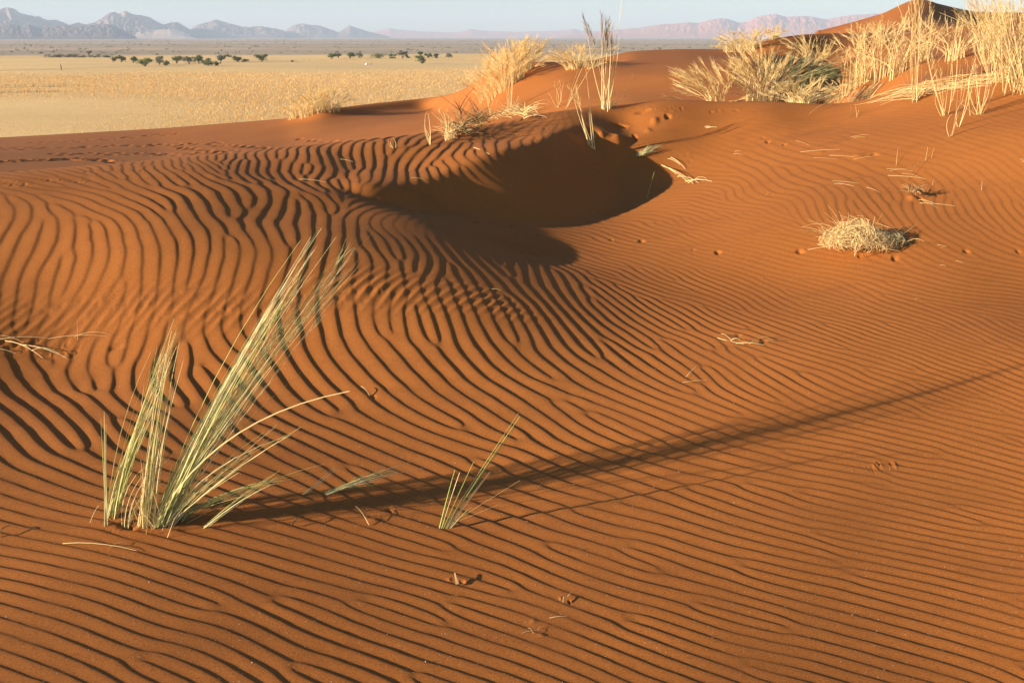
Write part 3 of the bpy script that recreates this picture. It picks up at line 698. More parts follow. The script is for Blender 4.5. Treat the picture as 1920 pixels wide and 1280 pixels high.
def stalks(name, label, cat, basepx, tips, mat=None, hmat=None, w=.0016, seed=1, rmin=1.0, k=.33, jit=3, fan=0, bow=.04, hl=.0, hs=.02, awn=22, awnw=.0006, group=None, root=.02, part='stalk', hpart='seed_head', join=False):
    """a sparse bunch given stalk by stalk: tips as pixel x, y (optionally a bow in m)"""
    b = spot(*basepx, rmin); t = tag(empty(name, b), label, cat, group)
    J = Blades(seed)
    for i, tp in enumerate(tips):
        B = J if join else Blades(seed+i)
        g = J.g; p0 = np.array(b)+np.array([g.normal(0, root), g.normal(0, root), 0]); p0[2] = surf(p0[0], p0[1])-.015
        p1 = tip_of(p0, tp[0]+g.normal(0, jit), tp[1]+g.normal(0, jit), k+g.normal(0, .15))
        bw = tp[2] if len(tp) > 2 else g.normal(0, bow)
        B.curve(p0, p1, (bw, 0, abs(bw)*.5), w*g.uniform(.7, 1.2), k=7)
        if hl and (len(tp) < 4 or tp[3]):
            H = Blades(seed+500+i); H.head(p1-(p1-p0)/np.linalg.norm(p1-p0)*hl*.5, (p1-p0)+np.array([bw*2, 0, 0]), hl, hs, awn, awnw); H.build(hpart, hmat or PLUME, t)
        if not join: B.build(part, mat or STRAW, t)
    if join: J.build('blades', mat or STRAW, t)
    return t

# ---- the large green-gold tuft in the foreground, bunch by bunch
def hero():
    b0 = spot(275, 985); t = tag(empty('grass_tuft', b0), 'tall green and straw-coloured grass tuft leaning right in the left foreground', 'grass tuft')
    def bunch(seed, root, tips, n, w, mat, bow=(0, 0), spread=(10, 10), rs=.02, k=.33, zr=(.5, 1.0), part='blades'):
        """n blades from pixel root; tips = ((x0,y0),(x1,y1)) the line the tips lie along"""
        B = Blades(seed); g = B.g; rt = spot(*root)
        for i in range(int(n*1.3)):
            p0 = np.array(rt)+np.array([g.normal(0, rs), g.normal(0, rs*.7), 0]); p0[2] = surf(p0[0], p0[1])-.02
            q = g.uniform(); tx = tips[0][0]+(tips[1][0]-tips[0][0])*q+g.normal(0, spread[0]); ty = tips[0][1]+(tips[1][1]-tips[0][1])*q+g.normal(0, spread[1])
            p1 = tip_of(p0, tx, ty, k+g.normal(0, .17)); f = g.uniform(*zr); p1 = p0+(p1-p0)*f
            s = g.normal(1, .5)
            B.curve(p0, p1, (bow[0]*s*f, 0, bow[1]*s*f), 1.08*w*g.uniform(.6, 1.15), w*.24, k=7)
        return B.build(part, mat, t)
    bunch(1, (196, 985), ((190, 755), (203, 765)), 7, .0017, GREENSTRAW, (0, 0), (3, 10), .008)
    bunch(2, (205, 968), ((300, 640), (365, 560)), 30, .0017, GREENSTRAW, (-.015, .01), (10, 16), .012)
    bunch(3, (207, 965), ((250, 760), (330, 740)), 9, .0013, GREEN, (-.02, .02), (14, 20), .012)
    bunch(4, (272, 985), ((300, 640), (350, 590)), 26, .0016, GREENSTRAW, (-.01, 0), (8, 20), .012)
    bunch(5, (290, 985), ((575, 440), (632, 408)), 32, .0019, GREENSTRAW, (-.02, .02), (5, 9), .016, zr=(.6, 1.02))
    bunch(6, (292, 985), ((610, 440), (715, 455)), 34, .0012, GREENSTRAW, (-.01, .03), (14, 12), .018, zr=(.5, 1))
    bunch(7, (296, 985), ((500, 600), (620, 500)), 22, .0012, GREEN, (.0, .02), (22, 22), .022, zr=(.4, .95))
    bunch(8, (300, 980), ((430, 720), (560, 660)), 18, .0014, GREENSTRAW, (0, .01), (24, 30), .026, zr=(.5, 1))
    bunch(9, (305, 985), ((510, 810), (585, 765)), 14, .0018, GREENSTRAW, (-.02, .02), (12, 12), .02, k=-.05)
    bunch(10, (380, 986), ((520, 905), (535, 870)), 5, .0016, GREENSTRAW, (0, .01), (8, 6), .012, k=.0, zr=(.8, 1))
    bunch(11, (310, 975), ((560, 880), (720, 835)), 12, .0015, GREEN, (0, .03), (16, 10), .02, k=.05)
    bunch(12, (230, 985), ((310, 820), (345, 830)), 8, .0014, GREENSTRAW, (-.03, .02), (14, 14), .012)
    bunch(13, (290, 988), ((215, 900), (360, 930)), 26, .0015, STRAW, (0, 0), (14, 22), .03, zr=(.4, 1))
    bunch(14, (270, 985), ((262, 860), (300, 830)), 8, .0012, STRAW, (0, 0), (6, 14), .012)
    # the long single culm bent over to the right
    B = Blades(40); p0 = np.array(spot(292, 980)); p1 = tip_of(p0, 655, 733, -.25); B.curve(p0, p1, (-.05, 0, .075), .0030, .0016, k=12); B.build('bent_stalk', PLUME, t)
    B = Blades(41)
    for x0, y0, x1, y1 in ((207, 968, 395, 946), (330, 962, 560, 948), (300, 968, 470, 955), (170, 990, 200, 965), (240, 992, 290, 958)):
        p0 = np.array(spot(x0, y0))+[0, 0, .02]; p1 = np.array(spot(x1, y1))+[0, 0, .05]; B.curve(p0, p1, (0, 0, .015), .0011, .0006)
    B.build('fallen_blades', STRAW, t)
    # fine awns of the seed heads
    H = Blades(42)
    for q in np.linspace(0, 1, 26):
        p0 = np.array(b0); p1 = tip_of(p0, 560+130*q, 500-40*q+30*math.sin(q*20), .33); d = p1-p0
        H.head(p0+d*(.62+.1*math.sin(9*q)), d, .30, .025, 9, .0005)
    H.build('seed_heads', GREENSTRAW, t)
    H = Blades(43); p0 = np.array(spot(205, 968))
    for q in np.linspace(0, 1, 10):
        p1 = tip_of(p0, 300+60*q, 640-70*q, .33); d = p1-p0; H.head(p0+d*.6, d, .26, .018, 7, .0005)
    H.build('seed_heads', GREENSTRAW, t)
hero()
def small_tuft():
    b = spot(825, 988); t = tag(empty('grass_tuft', b), 'small sparse green grass tuft alone right of the large one', 'grass tuft')
    g = np.random.default_rng(8)
    for k, (rx, tx, ty, m) in enumerate([(822, 853, 880, GREENSTRAW), (825, 862, 885, STRAW), (828, 888, 866, GREENSTRAW), (826, 972, 775, GREEN), (830, 975, 780, GREENSTRAW), (829, 965, 803, GREEN), (831, 942, 828, GREENSTRAW), (832, 918, 884, STRAW), (836, 920, 884, STRAW), (838, 884, 950, GREENSTRAW), (838, 878, 954, GREEN), (824, 846, 918, GREENSTRAW), (827, 874, 898, GREENSTRAW), (834, 868, 930, STRAW)]):
        p0 = np.array(spot(rx, 990))+[0, 0, -.015]; p1 = tip_of(p0, tx, ty, .33); B = Blades(60+k); B.curve(p0, p1, (0, 0, .004), .0024, .0008); B.build('stalk', m, t)
    B = Blades(90); p0 = np.array(spot(838, 985))
    for tx, ty in ((975, 900), (935, 945)): B.curve(p0, tip_of(p0, tx, ty, .3), (0, 0, 0), .0006, .0003)
    B.build('stalk', STRAW, t)
small_tuft()
def sprig():
    b = spot(602, 924); t = tag(empty('grass_sprig', b), 'low green grass sprig lying along the shadow between the two tufts', 'grass sprig')
    B = Blades(70); g = B.g; H = Blades(71)
    for _ in range(16):
        p0 = np.array(b)+[g.normal(0, .008), g.normal(0, .006), -.01]; tx, ty = 680+g.uniform(0, 130), 0; ty = 905-(tx-680)*.30+g.normal(0, 8)
        B.curve(p0, tip_of(p0, tx, ty, .0), (0, 0, .008), .0016, .0005)
    for _ in range(5):
        p0 = np.array(spot(564, 926))+[g.normal(0, .006), 0, -.01]; B.curve(p0, tip_of(p0, 620+g.uniform(0, 12), 880+g.uniform(-10, 10), .3), (0, 0, 0), .0010, .0003)
    B.build('blades', GREENSTRAW, t)
    for _ in range(5):
        p0 = np.array(b)+[g.normal(0, .006), 0, 0]; p1 = tip_of(p0, 800+g.uniform(-60, 20), 860+g.uniform(-15, 15), .0); H.head(p0+(p1-p0)*.35, p1-p0, .16, .014, 9, .0005)
    H.build('seed_heads', GREEN, t)
sprig()

# ---- stalks on the near ridge
stalks('grass_stalks', 'tallest feathery grass stalks on the sand ridge behind the hollow', 'grass', (1138, 203), [(1100, 50, -.03, 1), (1108, 62, -.02, 1), (1130, 50, 0, 1), (1136, 55, 0, 1), (1140, 60, 0, 1), (1168, 0, .02, 0), (1160, 60, .02, 0), (1155, 120, .02, 0), (1128, 115, -.01, 0), (1148, 150, .02, 0), (1185, 137, .06, 0), (1180, 172, .05, 0), (1132, 90, 0, 1), (1145, 95, .0, 1), (1150, 70, 0, 1), (1125, 80, 0, 0), (1136, 75, 0, 1), (1142, 110, 0, 0), (1130, 130, 0, 0), (1152, 100, .01, 0), (1125, 180, 0, 0), (1160, 190, .03, 0)], w=.0048, hmat=BROWNHEAD, hl=.27, hs=.035, awn=30, awnw=.0016, seed=101, jit=2, root=.03)
stalks('grass_stalk', 'single leaning stalk with a brown drooping head left of the tallest stalks', 'grass', (1062, 203), [(1112, 66, -.03, 0), (1143, 38, -.05, 1), (1118, 110, 0, 0)], w=.0040, hmat=BROWNHEAD, hl=.16, hs=.03, awn=16, awnw=.0016, seed=111, jit=1)
stalks('grass_stalks', 'feathery stalks rooted on the dark slip face in front of the crest', 'grass', (1112, 278), [(1074, 178, -.02, 1), (1080, 190, -.02, 1), (1083, 180, -.01, 1), (1096, 130, 0, 0), (1101, 150, 0, 0), (1104, 210, 0, 0), (1117, 250, 0, 0), (1090, 215, 0, 0), (1100, 262, 0, 0)], w=.0042, hl=.2, hs=.025, awn=26, awnw=.0014, seed=121, jit=2)
stalks('grass_tuft', 'short pale tuft on the ridge left of the leaning stalk', 'grass', (1046, 202), [(1040, 160), (1052, 155), (1058, 165), (1034, 175), (1065, 182), (1045, 158), (1050, 170), (1030, 188), (1072, 190)], w=.004, seed=131, hl=.10, hs=.02, awn=10, awnw=.0014)
stalks('grass_stalks', 'upright pale stalks above the fallen straw heap', 'grass', (955, 204), [(962, 126), (956, 130), (950, 140), (966, 128), (948, 165), (958, 120), (965, 140), (953, 118), (970, 150)], w=.0045, seed=141, hl=.14, hs=.03, awn=16, awnw=.0016, join=True)
stalks('grass_stalks', 'thin pale stalks leaning left behind the dead twig bush', 'grass', (922, 224), [(905, 152), (910, 160), (900, 148), (915, 170), (930, 190), (908, 185), (935, 200), (903, 165)], w=.0045, seed=151, hl=.10, hs=.025, awn=12, awnw=.0016, join=True)
stalks('grass_stalks', 'two thin stalks standing alone left of the dead twig bush', 'grass', (799, 271), [(799, 208), (802, 212), (797, 225), (796, 240)], w=.0035, seed=161, jit=1)
stalks('grass_stalks', 'tiny stub of stalks at the left end of the ripple-sided ridge', 'grass', (738, 277), [(736, 258), (740, 262), (733, 268)], w=.003, seed=171, jit=1)
stalks('grass_tuft', 'upright straw tuft at the left end of the dead twig bush', 'grass', (838, 263), [(826, 215), (832, 210), (840, 212), (845, 222), (828, 230), (850, 240), (836, 225), (830, 218), (842, 230)], w=.004, seed=181, jit=3, hl=.06, awn=6, awnw=.0014)
def heap(name, label, cat, pts, seed, n, size, mat, w, up=.06, parent_spot=None, part='straws'):
    """a tangle of bent straws over the given pixel spots"""
    b = spot(*(parent_spot or pts[0])); t = tag(empty(name, b), label, cat); B = Blades(seed); g = B.g
    for i in range(n):
        px, py = pts[g.integers(len(pts))]; c = np.array(spot(px+g.normal(0, 6), py+g.normal(0, 2)))
        a = g.uniform(0, 2*PI); L = size*g.uniform(.4, 1.2); h = abs(g.normal(0, up))
        p0 = c+[0, 0, h*.5]; p1 = c+[math.cos(a)*L, math.sin(a)*L, h]; p1[2] = max(p1[2], surf(p1[0], p1[1])+.004)
        B.curve(p0, p1, (0, 0, g.uniform(-.01, .05)*size*3), w*g.uniform(.5, 1.2))
    B.build(part, mat, t); return t
heap('straw_heap', 'heap of fallen straw draped over the ridge right of the dead twig bush', 'straw', [(950, 212), (965, 208), (975, 214), (985, 222), (935, 220), (960, 216), (995, 212)], 201, 240, .20, STRAW, .0042, .08)
heap('dead_bush', 'dead dark twiggy bush half buried on the ridge', 'dead bush', [(880, 236), (890, 230), (900, 226), (870, 244), (905, 234), (912, 224), (895, 240), (862, 252)], 211, 300, .17, DARKTWIG, .0042, .14, part='twigs')
heap('straw_heap', 'bent straws trailing left of the dead twig bush', 'straw', [(845, 252), (852, 256), (860, 250), (842, 258), (868, 252)], 221, 90, .13, STRAW, .0036, .08)
# ---- litter lying on the sand
def straws(name, label, cat, lines, mat=STRAW, w=.0016, seed=1, lift=.004, part='straw'):
    b = spot(lines[0][0], lines[0][1]); t = tag(empty(name, b), label, cat)
    for i, L in enumerate(lines):
        B = Blades(seed+i); p0 = np.array(spot(L[0], L[1]))+[0, 0, lift]; p1 = np.array(spot(L[2], L[3]))+[0, 0, lift]; up = L[4] if len(L) > 4 else .01; e = L[5] if len(L) > 5 else 0
        p1[2] += e; B.curve(p0, p1, (0, 0, up), w, w*.5); B.build(part, mat, t)
    return t
straws('dry_straw', 'pale curved straw lying in front of the large tuft', 'straw', [(118, 1019, 256, 1034, .012), (205, 1028, 238, 1018, .006)], w=.0017, seed=301)
straws('dry_straw', 'short curved straw sticking out of a scuffed patch left of the small tuft', 'straw', [(692, 985, 667, 960, .01, .02)], w=.0016, seed=305)
straws('dead_leaf', 'pale leaf tip poking out beside a ripple above the bent stalk end', 'dead leaf', [(693, 741, 677, 732, .008, .015)], mat=STRAW, w=.0032, seed=307)
straws('dead_leaf', 'brown leaf blade standing in the sand casting a short shadow, lower middle', 'dead leaf', [(857, 1098, 853, 1083, .002, .012), (859, 1098, 855, 1086, .002, .010)], mat=DEADLEAF, w=.0045, seed=309)
straws('dead_leaf', 'small brown leaf stub standing in the sand right of the larger leaf', 'dead leaf', [(1055, 1132, 1058, 1122, .002, .008)], mat=DEADLEAF, w=.003, seed=311)
straws('dry_straw', 'thin straw splinter above the small brown leaf stub', 'straw', [(1064, 1120, 1075, 1112, .002, .008)], w=.0007, seed=313)
straws('dry_straw', 'broken straw bits below the small brown leaf stub', 'straw', [(978, 1188, 1012, 1184, .004), (1000, 1190, 990, 1180, .006), (1015, 1176, 1008, 1182, .003), (1030, 1160, 1062, 1158, .003)], w=.0009, seed=315)
straws('dead_leaf', 'dark curled blade between the large and the small tuft', 'dead leaf', [(546, 988, 572, 975, .012, .01)], mat=DARKTWIG, w=.003, seed=319)
straws('dead_leaf', 'dark curled blade at the left edge beside the large tuft', 'dead leaf', [(-4, 1008, 20, 992, .012, .01)], mat=DARKTWIG, w=.003, seed=320)
straws('dry_straw', 'tiny pale straw among the ripples in the middle', 'straw', [(922, 543, 940, 546, .003)], w=.0013, seed=321)
straws('dry_straw', 'short pale straw stuck up among the ripples below the fallen grass on the right', 'straw', [(1286, 708, 1304, 696, .003, .02), (1280, 718, 1325, 714, .003)], w=.0012, seed=323)
straws('fallen_grass', 'long fallen grass stems at the left edge of the rippled sand', 'fallen grass', [(-30, 632, 45, 645, .02), (10, 640, 80, 672, .02), (40, 650, 125, 673, .015), (-20, 655, 30, 664, .01), (60, 660, 120, 672, .03), (0, 638, 90, 636, .01)], w=.0022, seed=325)
straws('fallen_grass', 'thin fallen stem with fine awns right of the fallen stems at the left edge', 'fallen grass', [(90, 637, 200, 632, .012), (140, 634, 208, 630, .02), (146, 640, 147, 616, .004, .04)], w=.0010, seed=335)
straws('fallen_grass', 'curved fallen grass with dark scuffs on the right of the rippled sand', 'fallen grass', [(1345, 634, 1395, 646, -.002), (1380, 646, 1432, 648, .008), (1352, 628, 1372, 642, .01, .0), (1405, 646, 1425, 640, .01), (1370, 640, 1388, 640, .012)], w=.0018, seed=341)
straws('dark_twigs', 'dark twigs lying right of the curved fallen grass', 'twigs', [(1420, 637, 1462, 634, .012), (1425, 642, 1455, 640, .01), (1430, 634, 1450, 645, .012), (1440, 640, 1490, 639, .004)], mat=DARKTWIG, w=.0016, seed=347)
straws('dry_straw', 'pale straw on the lit flank of the back ridge', 'straw', [(888, 277, 918, 290, .004)], w=.0022, seed=351)
straws('dry_straw', 'pale straw lying on the left end of the back ridge', 'straw', [(638, 300, 662, 304, .004)], w=.002, seed=353)
straws('dry_straw', 'pale straw below the left end of the back ridge', 'straw', [(562, 337, 612, 344, .006)], w=.002, seed=355)
straws('dry_straw', 'short straw in the shadow at the foot of the back ridge', 'straw', [(770, 334, 798, 339, .006)], mat=GREENSTRAW, w=.0018, seed=357)
straws('straw_pile', 'pile of pale straw on the right rim of the shaded hollow', 'straw', [(1243, 312, 1290, 342, .015), (1246, 313, 1300, 346, .02), (1270, 332, 1310, 344, .02), (1285, 341, 1335, 341, .015), (1296, 343, 1325, 336, .03), (1252, 298, 1275, 310, .01), (1258, 296, 1285, 318, .012), (1290, 344, 1318, 340, .02), (1240, 310, 1268, 328, .01)], w=.0030, seed=361)
straws('grass_sprout', 'single green blade standing in the shaded hollow', 'grass blade', [(1213, 372, 1226, 346, .0, .10)], mat=GREENSTRAW, w=.0022, seed=371)
def green_rim():
    b = spot(1198, 292); t = tag(empty('grass_tuft', b), 'flattened green tuft on the edge of the shaded hollow', 'grass tuft'); B = Blades(375); g = B.g
    for _ in range(46):
        p0 = np.array(b)+[g.normal(0, .025), g.normal(0, .02), 0]; p1 = tip_of(p0, 1215+g.uniform(0, 30), 270+g.uniform(-2, 20), .4); B.curve(p0, p1, (0, 0, .015), .0022, .0007)
    B.build('blades', GREENSTRAW, t)
green_rim()
straws('dead_leaf', 'pale leaf on the shaded plateau behind the hollow', 'dead leaf', [(1321, 239, 1334, 240, .01), (1324, 241, 1345, 240, .004)], mat=STRAW, w=.007, seed=381)
L = [('upright pair of dry stubs on the ridge top in front of the gully', [(1594, 222, 1594, 208, 0, .05), (1607, 220, 1603, 209, 0, .04), (1606, 221, 1610, 213, 0, .03)]),
 ('thin straws lying above the footprint pair on the right slope', [(1595, 258, 1630, 253, .01), (1600, 259, 1622, 258, .006)]),
 ('single bowed straw right of the footprint pair', [(1492, 265, 1518, 274, .012)]),
 ('small straw arch below the footprint pair', [(1375, 290, 1392, 292, .02), (1378, 285, 1388, 284, .01)]),
 ('long thin straws over an orange scuff on the right slope', [(1500, 286, 1575, 281, .01), (1525, 297, 1570, 300, .008), (1555, 292, 1600, 296, .008), (1600, 300, 1640, 292, .01)]),
 ('scattered straws above the buried root crown', [(1662, 318, 1712, 322, .012), (1665, 330, 1735, 336, .012), (1680, 312, 1682, 290, 0, .04), (1690, 326, 1728, 335, .02), (1700, 340, 1728, 300, .01, .03), (1668, 322, 1700, 318, .012)]),
 ('two upright pale stubs near the right edge slope', [(1735, 303, 1738, 290, 0, .05), (1728, 304, 1742, 301, .01), (1746, 298, 1750, 288, 0, .04)]),
 ('straw mat lying left of the buried root crown', [(1560, 341, 1610, 345, .012), (1566, 345, 1600, 350, .01), (1562, 347, 1590, 342, .01), (1625, 352, 1650, 362, .01)]),
 ('straws lying below the buried root crown', [(1724, 382, 1790, 387, .01), (1730, 378, 1760, 392, .012), (1722, 376, 1750, 382, .012)]),
 ('tiny upright straw bits near the right edge of the sand', [(1840, 358, 1840, 350, 0, .03), (1748, 348, 1749, 344, 0, .02)]),
 ('small straws at the right edge of the sand', [(1912, 300, 1925, 302, .008), (1916, 304, 1926, 306, .008)]),
 ('pale chips on the sand below the tumbleweed', [(1792, 490, 1806, 494, .004), (1762, 498, 1774, 500, .004), (1758, 460, 1775, 464, .006), (1764, 466, 1780, 461, .006)]),
 ('tiny pale straw among fine ripples right of the middle', [(1716, 562, 1722, 560, .006), (1722, 562, 1726, 561, .006)]),
 ('faint pale straw on the smooth slope above the tumbleweed', [(1435, 368, 1448, 358, .006)])]
for i, (lab, ls) in enumerate(L):
  ls = [(q[0], q[1], q[2], q[3], q[4]*.4)+tuple(q[5:]) for q in ls]
  straws('dry_straw', lab, 'straw', ls, w=.0011, seed=400+10*i)
def crown():
    b = spot(1712, 372); t = tag(empty('root_crown', b), 'buried root crown with a dark hole on the right slope', 'root crown'); B = Blades(391); g = B.g
    for _ in range(46):
        a = g.uniform(0, 2*PI); p0 = np.array(b)+[g.normal(0, .02), g.normal(0, .02), .03]; p1 = p0+[math.cos(a)*g.uniform(.03, .10), math.sin(a)*.06, g.uniform(-.02, .05)]
        p1[2] = max(p1[2], surf(p1[0], p1[1])+.003); B.curve(p0, p1, (0, 0, .01), .0028, .001)
    B.build('roots', DEADLEAF, t)
crown()
# ---- tumbleweed
def tumbleweed():
    c = spot(1618, 462); t = tag(empty('tumbleweed', c), 'pale dry tumbleweed ball resting on the sand slope at the right', 'tumbleweed')
    B = Blades(500); D = Blades(501); g = B.g; c = np.array(c)
    rx, ry, rz = .26, .17, .105
    for i in range(1700):
        v = g.normal(size=3); v /= np.linalg.norm(v); v[2] = abs(v[2])*1.0-.12; q = g.uniform(.35, 1)**.6
        m = c+np.array([v[0]*rx*q, v[1]*ry*q, .02+(v[2])*rz*q*(1.12-.55*v[0])*(1+.22*math.sin(5*v[0]+2)+.15*math.sin(9*v[1]))])
        d = g.normal(size=3); d -= v*np.dot(d, v)*.7; d /= np.linalg.norm(d); L = g.uniform(.02, .09)
        p0, p1 = m-d*L/2, m+d*L/2
        for p in (p0, p1): p[2] = max(p[2], surf(p[0], p[1])+.002)
        B.curve(p0, p1, v*L*.15, .0015*g.uniform(.6, 1.3), .0008, k=4)
    for px, py, L in ((1545, 398, 1), (1540, 425, 1), (1572, 395, .7), (1610, 392, .8), (1655, 400, .8), (1520, 436, .8), (1548, 410, .6), (1530, 415, 1), (1560, 405, 1), (1590, 398, 1), (1535, 450, 1), (1700, 440, 1), (1640, 405, 1), (1552, 385, 1)):
        s = at_depth(px, py, c[1]-.02); D.curve(c+np.array([-.12 if px < 1600 else .02, 0, .06]), s, (.01, 0, .01), .0015, .0006)
    for i in range(90):   # long loose stems sticking out, mostly on the windward side
        a = g.uniform(0, 2*PI); L = g.uniform(.08, .2); s = c+np.array([g.normal(-.04, .12), g.normal(0, .09), g.uniform(.0, .09)])
        e = s+np.array([math.cos(a)*L-.03, math.sin(a)*L, g.uniform(-.02, .07)]); e[2] = max(e[2], surf(e[0], e[1])+.003); s[2] = max(s[2], surf(s[0], s[1])+.003)
        D.curve(s, e, (0, 0, g.normal(.01, .012)), .0011, .0005)
    B.build('tangled_stems', STRAW, t); D.build('stray_stems', STRAW, t)
tumbleweed()

# ---- tussocks beyond the ridge and at the right
T = tussock
T('grass_tussock', 'large golden tussock with brush-like plumes on the mound left of the tallest stalks', 'grass tussock', spot(958, 158, 13), .60, .44, 170, 110, (.05, 0), seed=601, w=.0045, root=.25, hl=.34, hs=.07, awn=18, awnw=.0032)
T('grass_tussock', 'golden tussock at the left edge of the grassy mound', 'grass tussock', spot(918, 170, 13), .52, .36, 110, 70, (-.05, 0), seed=603, w=.0045, root=.22, hl=.32, hs=.07, awn=16, awnw=.0032, mat=STRAW)
T('grass_tussock', 'upright golden tussock on the right of the mound summit', 'grass tussock', spot(988, 132, 13), .46, .28, 110, 50, (0, 0), seed=605, w=.0045, root=.14, hl=.30, hs=.06, awn=16, awnw=.0032)
T('grass_tussock', 'low spreading tussock on the front of the grassy mound', 'grass tussock', spot(932, 176, 13), .24, .34, 90, 30, (-.1, 0), seed=607, w=.006, root=.2, hl=.22, hs=.05, awn=12, awnw=.003)
T('grass_tussock', 'drooping tussock with curled plumes capping the mound behind the tallest stalks', 'grass tussock', spot(1082, 128, 13), .30, .34, 110, 60, (-.25, 0), seed=609, w=.006, root=.22, hl=.26, hs=.06, awn=14, awnw=.003)
T('grass_tussock', 'small tussock just right of the drooping one on the mound', 'grass tussock', spot(1112, 128, 13), .14, .22, 60, 16, (.1, 0), seed=610, w=.005, root=.12, hl=.16, hs=.04, awn=10, awnw=.003)
for i, (px, py, h, lab) in enumerate([(556, 218, .5, 'leftmost pale tuft on the far dune edge against the plain'), (578, 214, .75, 'middle pale tuft on the far dune edge, the tallest there'), (598, 208, .85, 'dense pale tuft right of the middle on the far dune edge'), (622, 206, .7, 'rightmost pale tuft on the far dune edge')]):
    T('grass_tussock', lab, 'grass tussock', spot(px, py+2, 20), h, .6, 80, 44, (.0, 0), seed=620+i, w=.010, root=.4, hl=.42, hs=.10, awn=10, awnw=.007, group='pale tufts on the far dune edge')
T('grass_tussock', 'golden tussock with arching plumes leaning left just behind the smooth ridge', 'grass tussock', spot(1345, 212, 10.2), .40, .26, 44, 40, (-.30, 0), seed=641, w=.0045, root=.12, hl=.34, hs=.035, awn=30, awnw=.0022, droop=.5)
T('grass_tussock', 'broad golden tussock behind the middle of the smooth ridge', 'grass tussock', spot(1425, 206, 10.4), .44, .34, 80, 50, (-.02, 0), seed=643, w=.0045, root=.18, hl=.32, hs=.04, awn=22, awnw=.0024, droop=.4)
T('grass_tussock', 'upper tussock with grey-gold plumes behind the broad one', 'grass tussock', spot(1440, 196, 12.0), .50, .30, 50, 34, (0, 0), seed=644, w=.0045, root=.18, hl=.36, hs=.04, awn=20, awnw=.0026, droop=.4)
T('grass_tussock', 'low rounded pale tussock at the edge of the dark gully', 'grass tussock', spot(1502, 205, 10.2), .22, .30, 130, 50, (.05, 0), seed=645, w=.004, root=.16, hl=.16, hs=.03, awn=16, awnw=.002, droop=.5)
T('grass_tussock', 'dark green shaded tussock drooping into the gully', 'grass tussock', spot(1490, 172, 12.6), .34, .5, 100, 60, (.6, 0), seed=647, mat=OLIVE, hmat=OLIVE, w=.005, root=.2, hl=.36, hs=.05, awn=20, awnw=.003, droop=.6)
T('grass_tussock', 'shaggy grey-gold tussock standing behind the gully', 'grass tussock', spot(1525, 134, 17), .50, .38, 100, 60, (0, 0), seed=649, w=.006, root=.25, hl=.36, hs=.06, awn=18, awnw=.0035, droop=.4)
T('grass_tussock', 'golden tussock on the far skyline mound, the wider of the two there', 'grass tussock', spot(1398, 96, 22), .48, .55, 150, 60, (0, 0), seed=651, w=.008, root=.4, hl=.3, hs=.08, awn=14, awnw=.005)
T('grass_tussock', 'golden tussock left on the far skyline mound slope', 'grass tussock', spot(1375, 98, 22), .22, .4, 80, 30, (0, 0), seed=652, w=.008, root=.3, hl=.25, hs=.07, awn=12, awnw=.005)
T('grass_tussock', 'small upright tussock alone on the far skyline mound', 'grass tussock', spot(1452, 74, 26), .26, .2, 70, 26, (0, 0), seed=653, w=.008, root=.14, hl=.25, hs=.06, awn=12, awnw=.005)
for i, (px, py, rm, h, s, n, lab) in enumerate([
   (1592, 172, 11, .58, .26, 60, 'tall slender golden clump standing at the right lip of the gully'),
   (1618, 158, 11, .60, .34, 80, 'tall golden clump second from the gully lip'),
   (1650, 150, 11, .62, .30, 70, 'tall golden clump third from the gully lip'),
   (1685, 140, 11.5, .52, .36, 80, 'golden clump behind the tall stalk bunch on the ridge'),
   (1735, 112, 12.5, .44, .40, 90, 'bushy golden clump on the slope below the dark skyline dune'),
   (1790, 112, 12.5, .38, .36, 80, 'bushy golden clump under the dark side of the skyline dune'),
   (1612, 92, 20, .50, .42, 100, 'far golden clump on the skyline right of the gully'),
   (1655, 86, 20, .46, .42, 100, 'far golden clump below the ridge of the skyline dune'),
   (1840, 96, 13, .46, .4, 80, 'golden clump behind the right-hand fan of stalks'),
   (1580, 184, 10.4, .20, .4, 70, 'low straw-coloured clump spilling over the gully lip')]):
    T('grass_tussock', lab, 'grass tussock', spot(px, py, rm), h, s, int(n*.5), n//3, (.02, 0), seed=660+i, w=.005 if rm < 18 else .008, root=.10, hl=.26, hs=.03, awn=12, awnw=.0022 if rm < 18 else .004, droop=.3, group='golden grass clumps on the right dune')
stalks('grass_stalks', 'tall dense bunch of pale stalks on the smooth sand at the upper right', 'grass', (1716, 190), [(1700, 40), (1708, 20), (1716, 0), (1724, -10), (1732, 10), (1740, 35), (1704, 60), (1712, 30), (1735, 60), (1745, 20), (1752, 70, .05), (1722, 40), (1728, 0), (1698, 90), (1760, 110, .06), (1742, 90), (1718, 15), (1710, 80), (1690, 30, -.06), (1765, 60, .06)], w=.0030, seed=701, hl=.24, hs=.02, awn=14, awnw=.0014, join=True, jit=4, root=.018)
stalks('grass_stalks', 'V-shaped pair of stalk bunches right of the tall dense bunch', 'grass', (1768, 216), [(1745, 110), (1738, 80, -.04), (1772, 95), (1780, 100, .02), (1790, 60, .04), (1748, 130), (1762, 140), (1786, 120), (1735, 100), (1800, 90, .05), (1755, 170)], w=.0028, seed=711, hl=.16, hs=.02, awn=10, awnw=.0013, join=True, jit=4)
stalks('grass_stalks', 'thin separate stalks nearest to the viewer on the upper right slope', 'grass', (1783, 256), [(1806, 130, .02), (1798, 150), (1786, 215), (1812, 110, .03)], w=.0024, seed=721, jit=2, root=.006)
stalks('grass_stalks', 'pair of thin stalks just right of the nearest thin stalks', 'grass', (1797, 238), [(1830, 110, .03), (1818, 150, .01), (1810, 185)], w=.0024, seed=725, jit=2, root=.006)
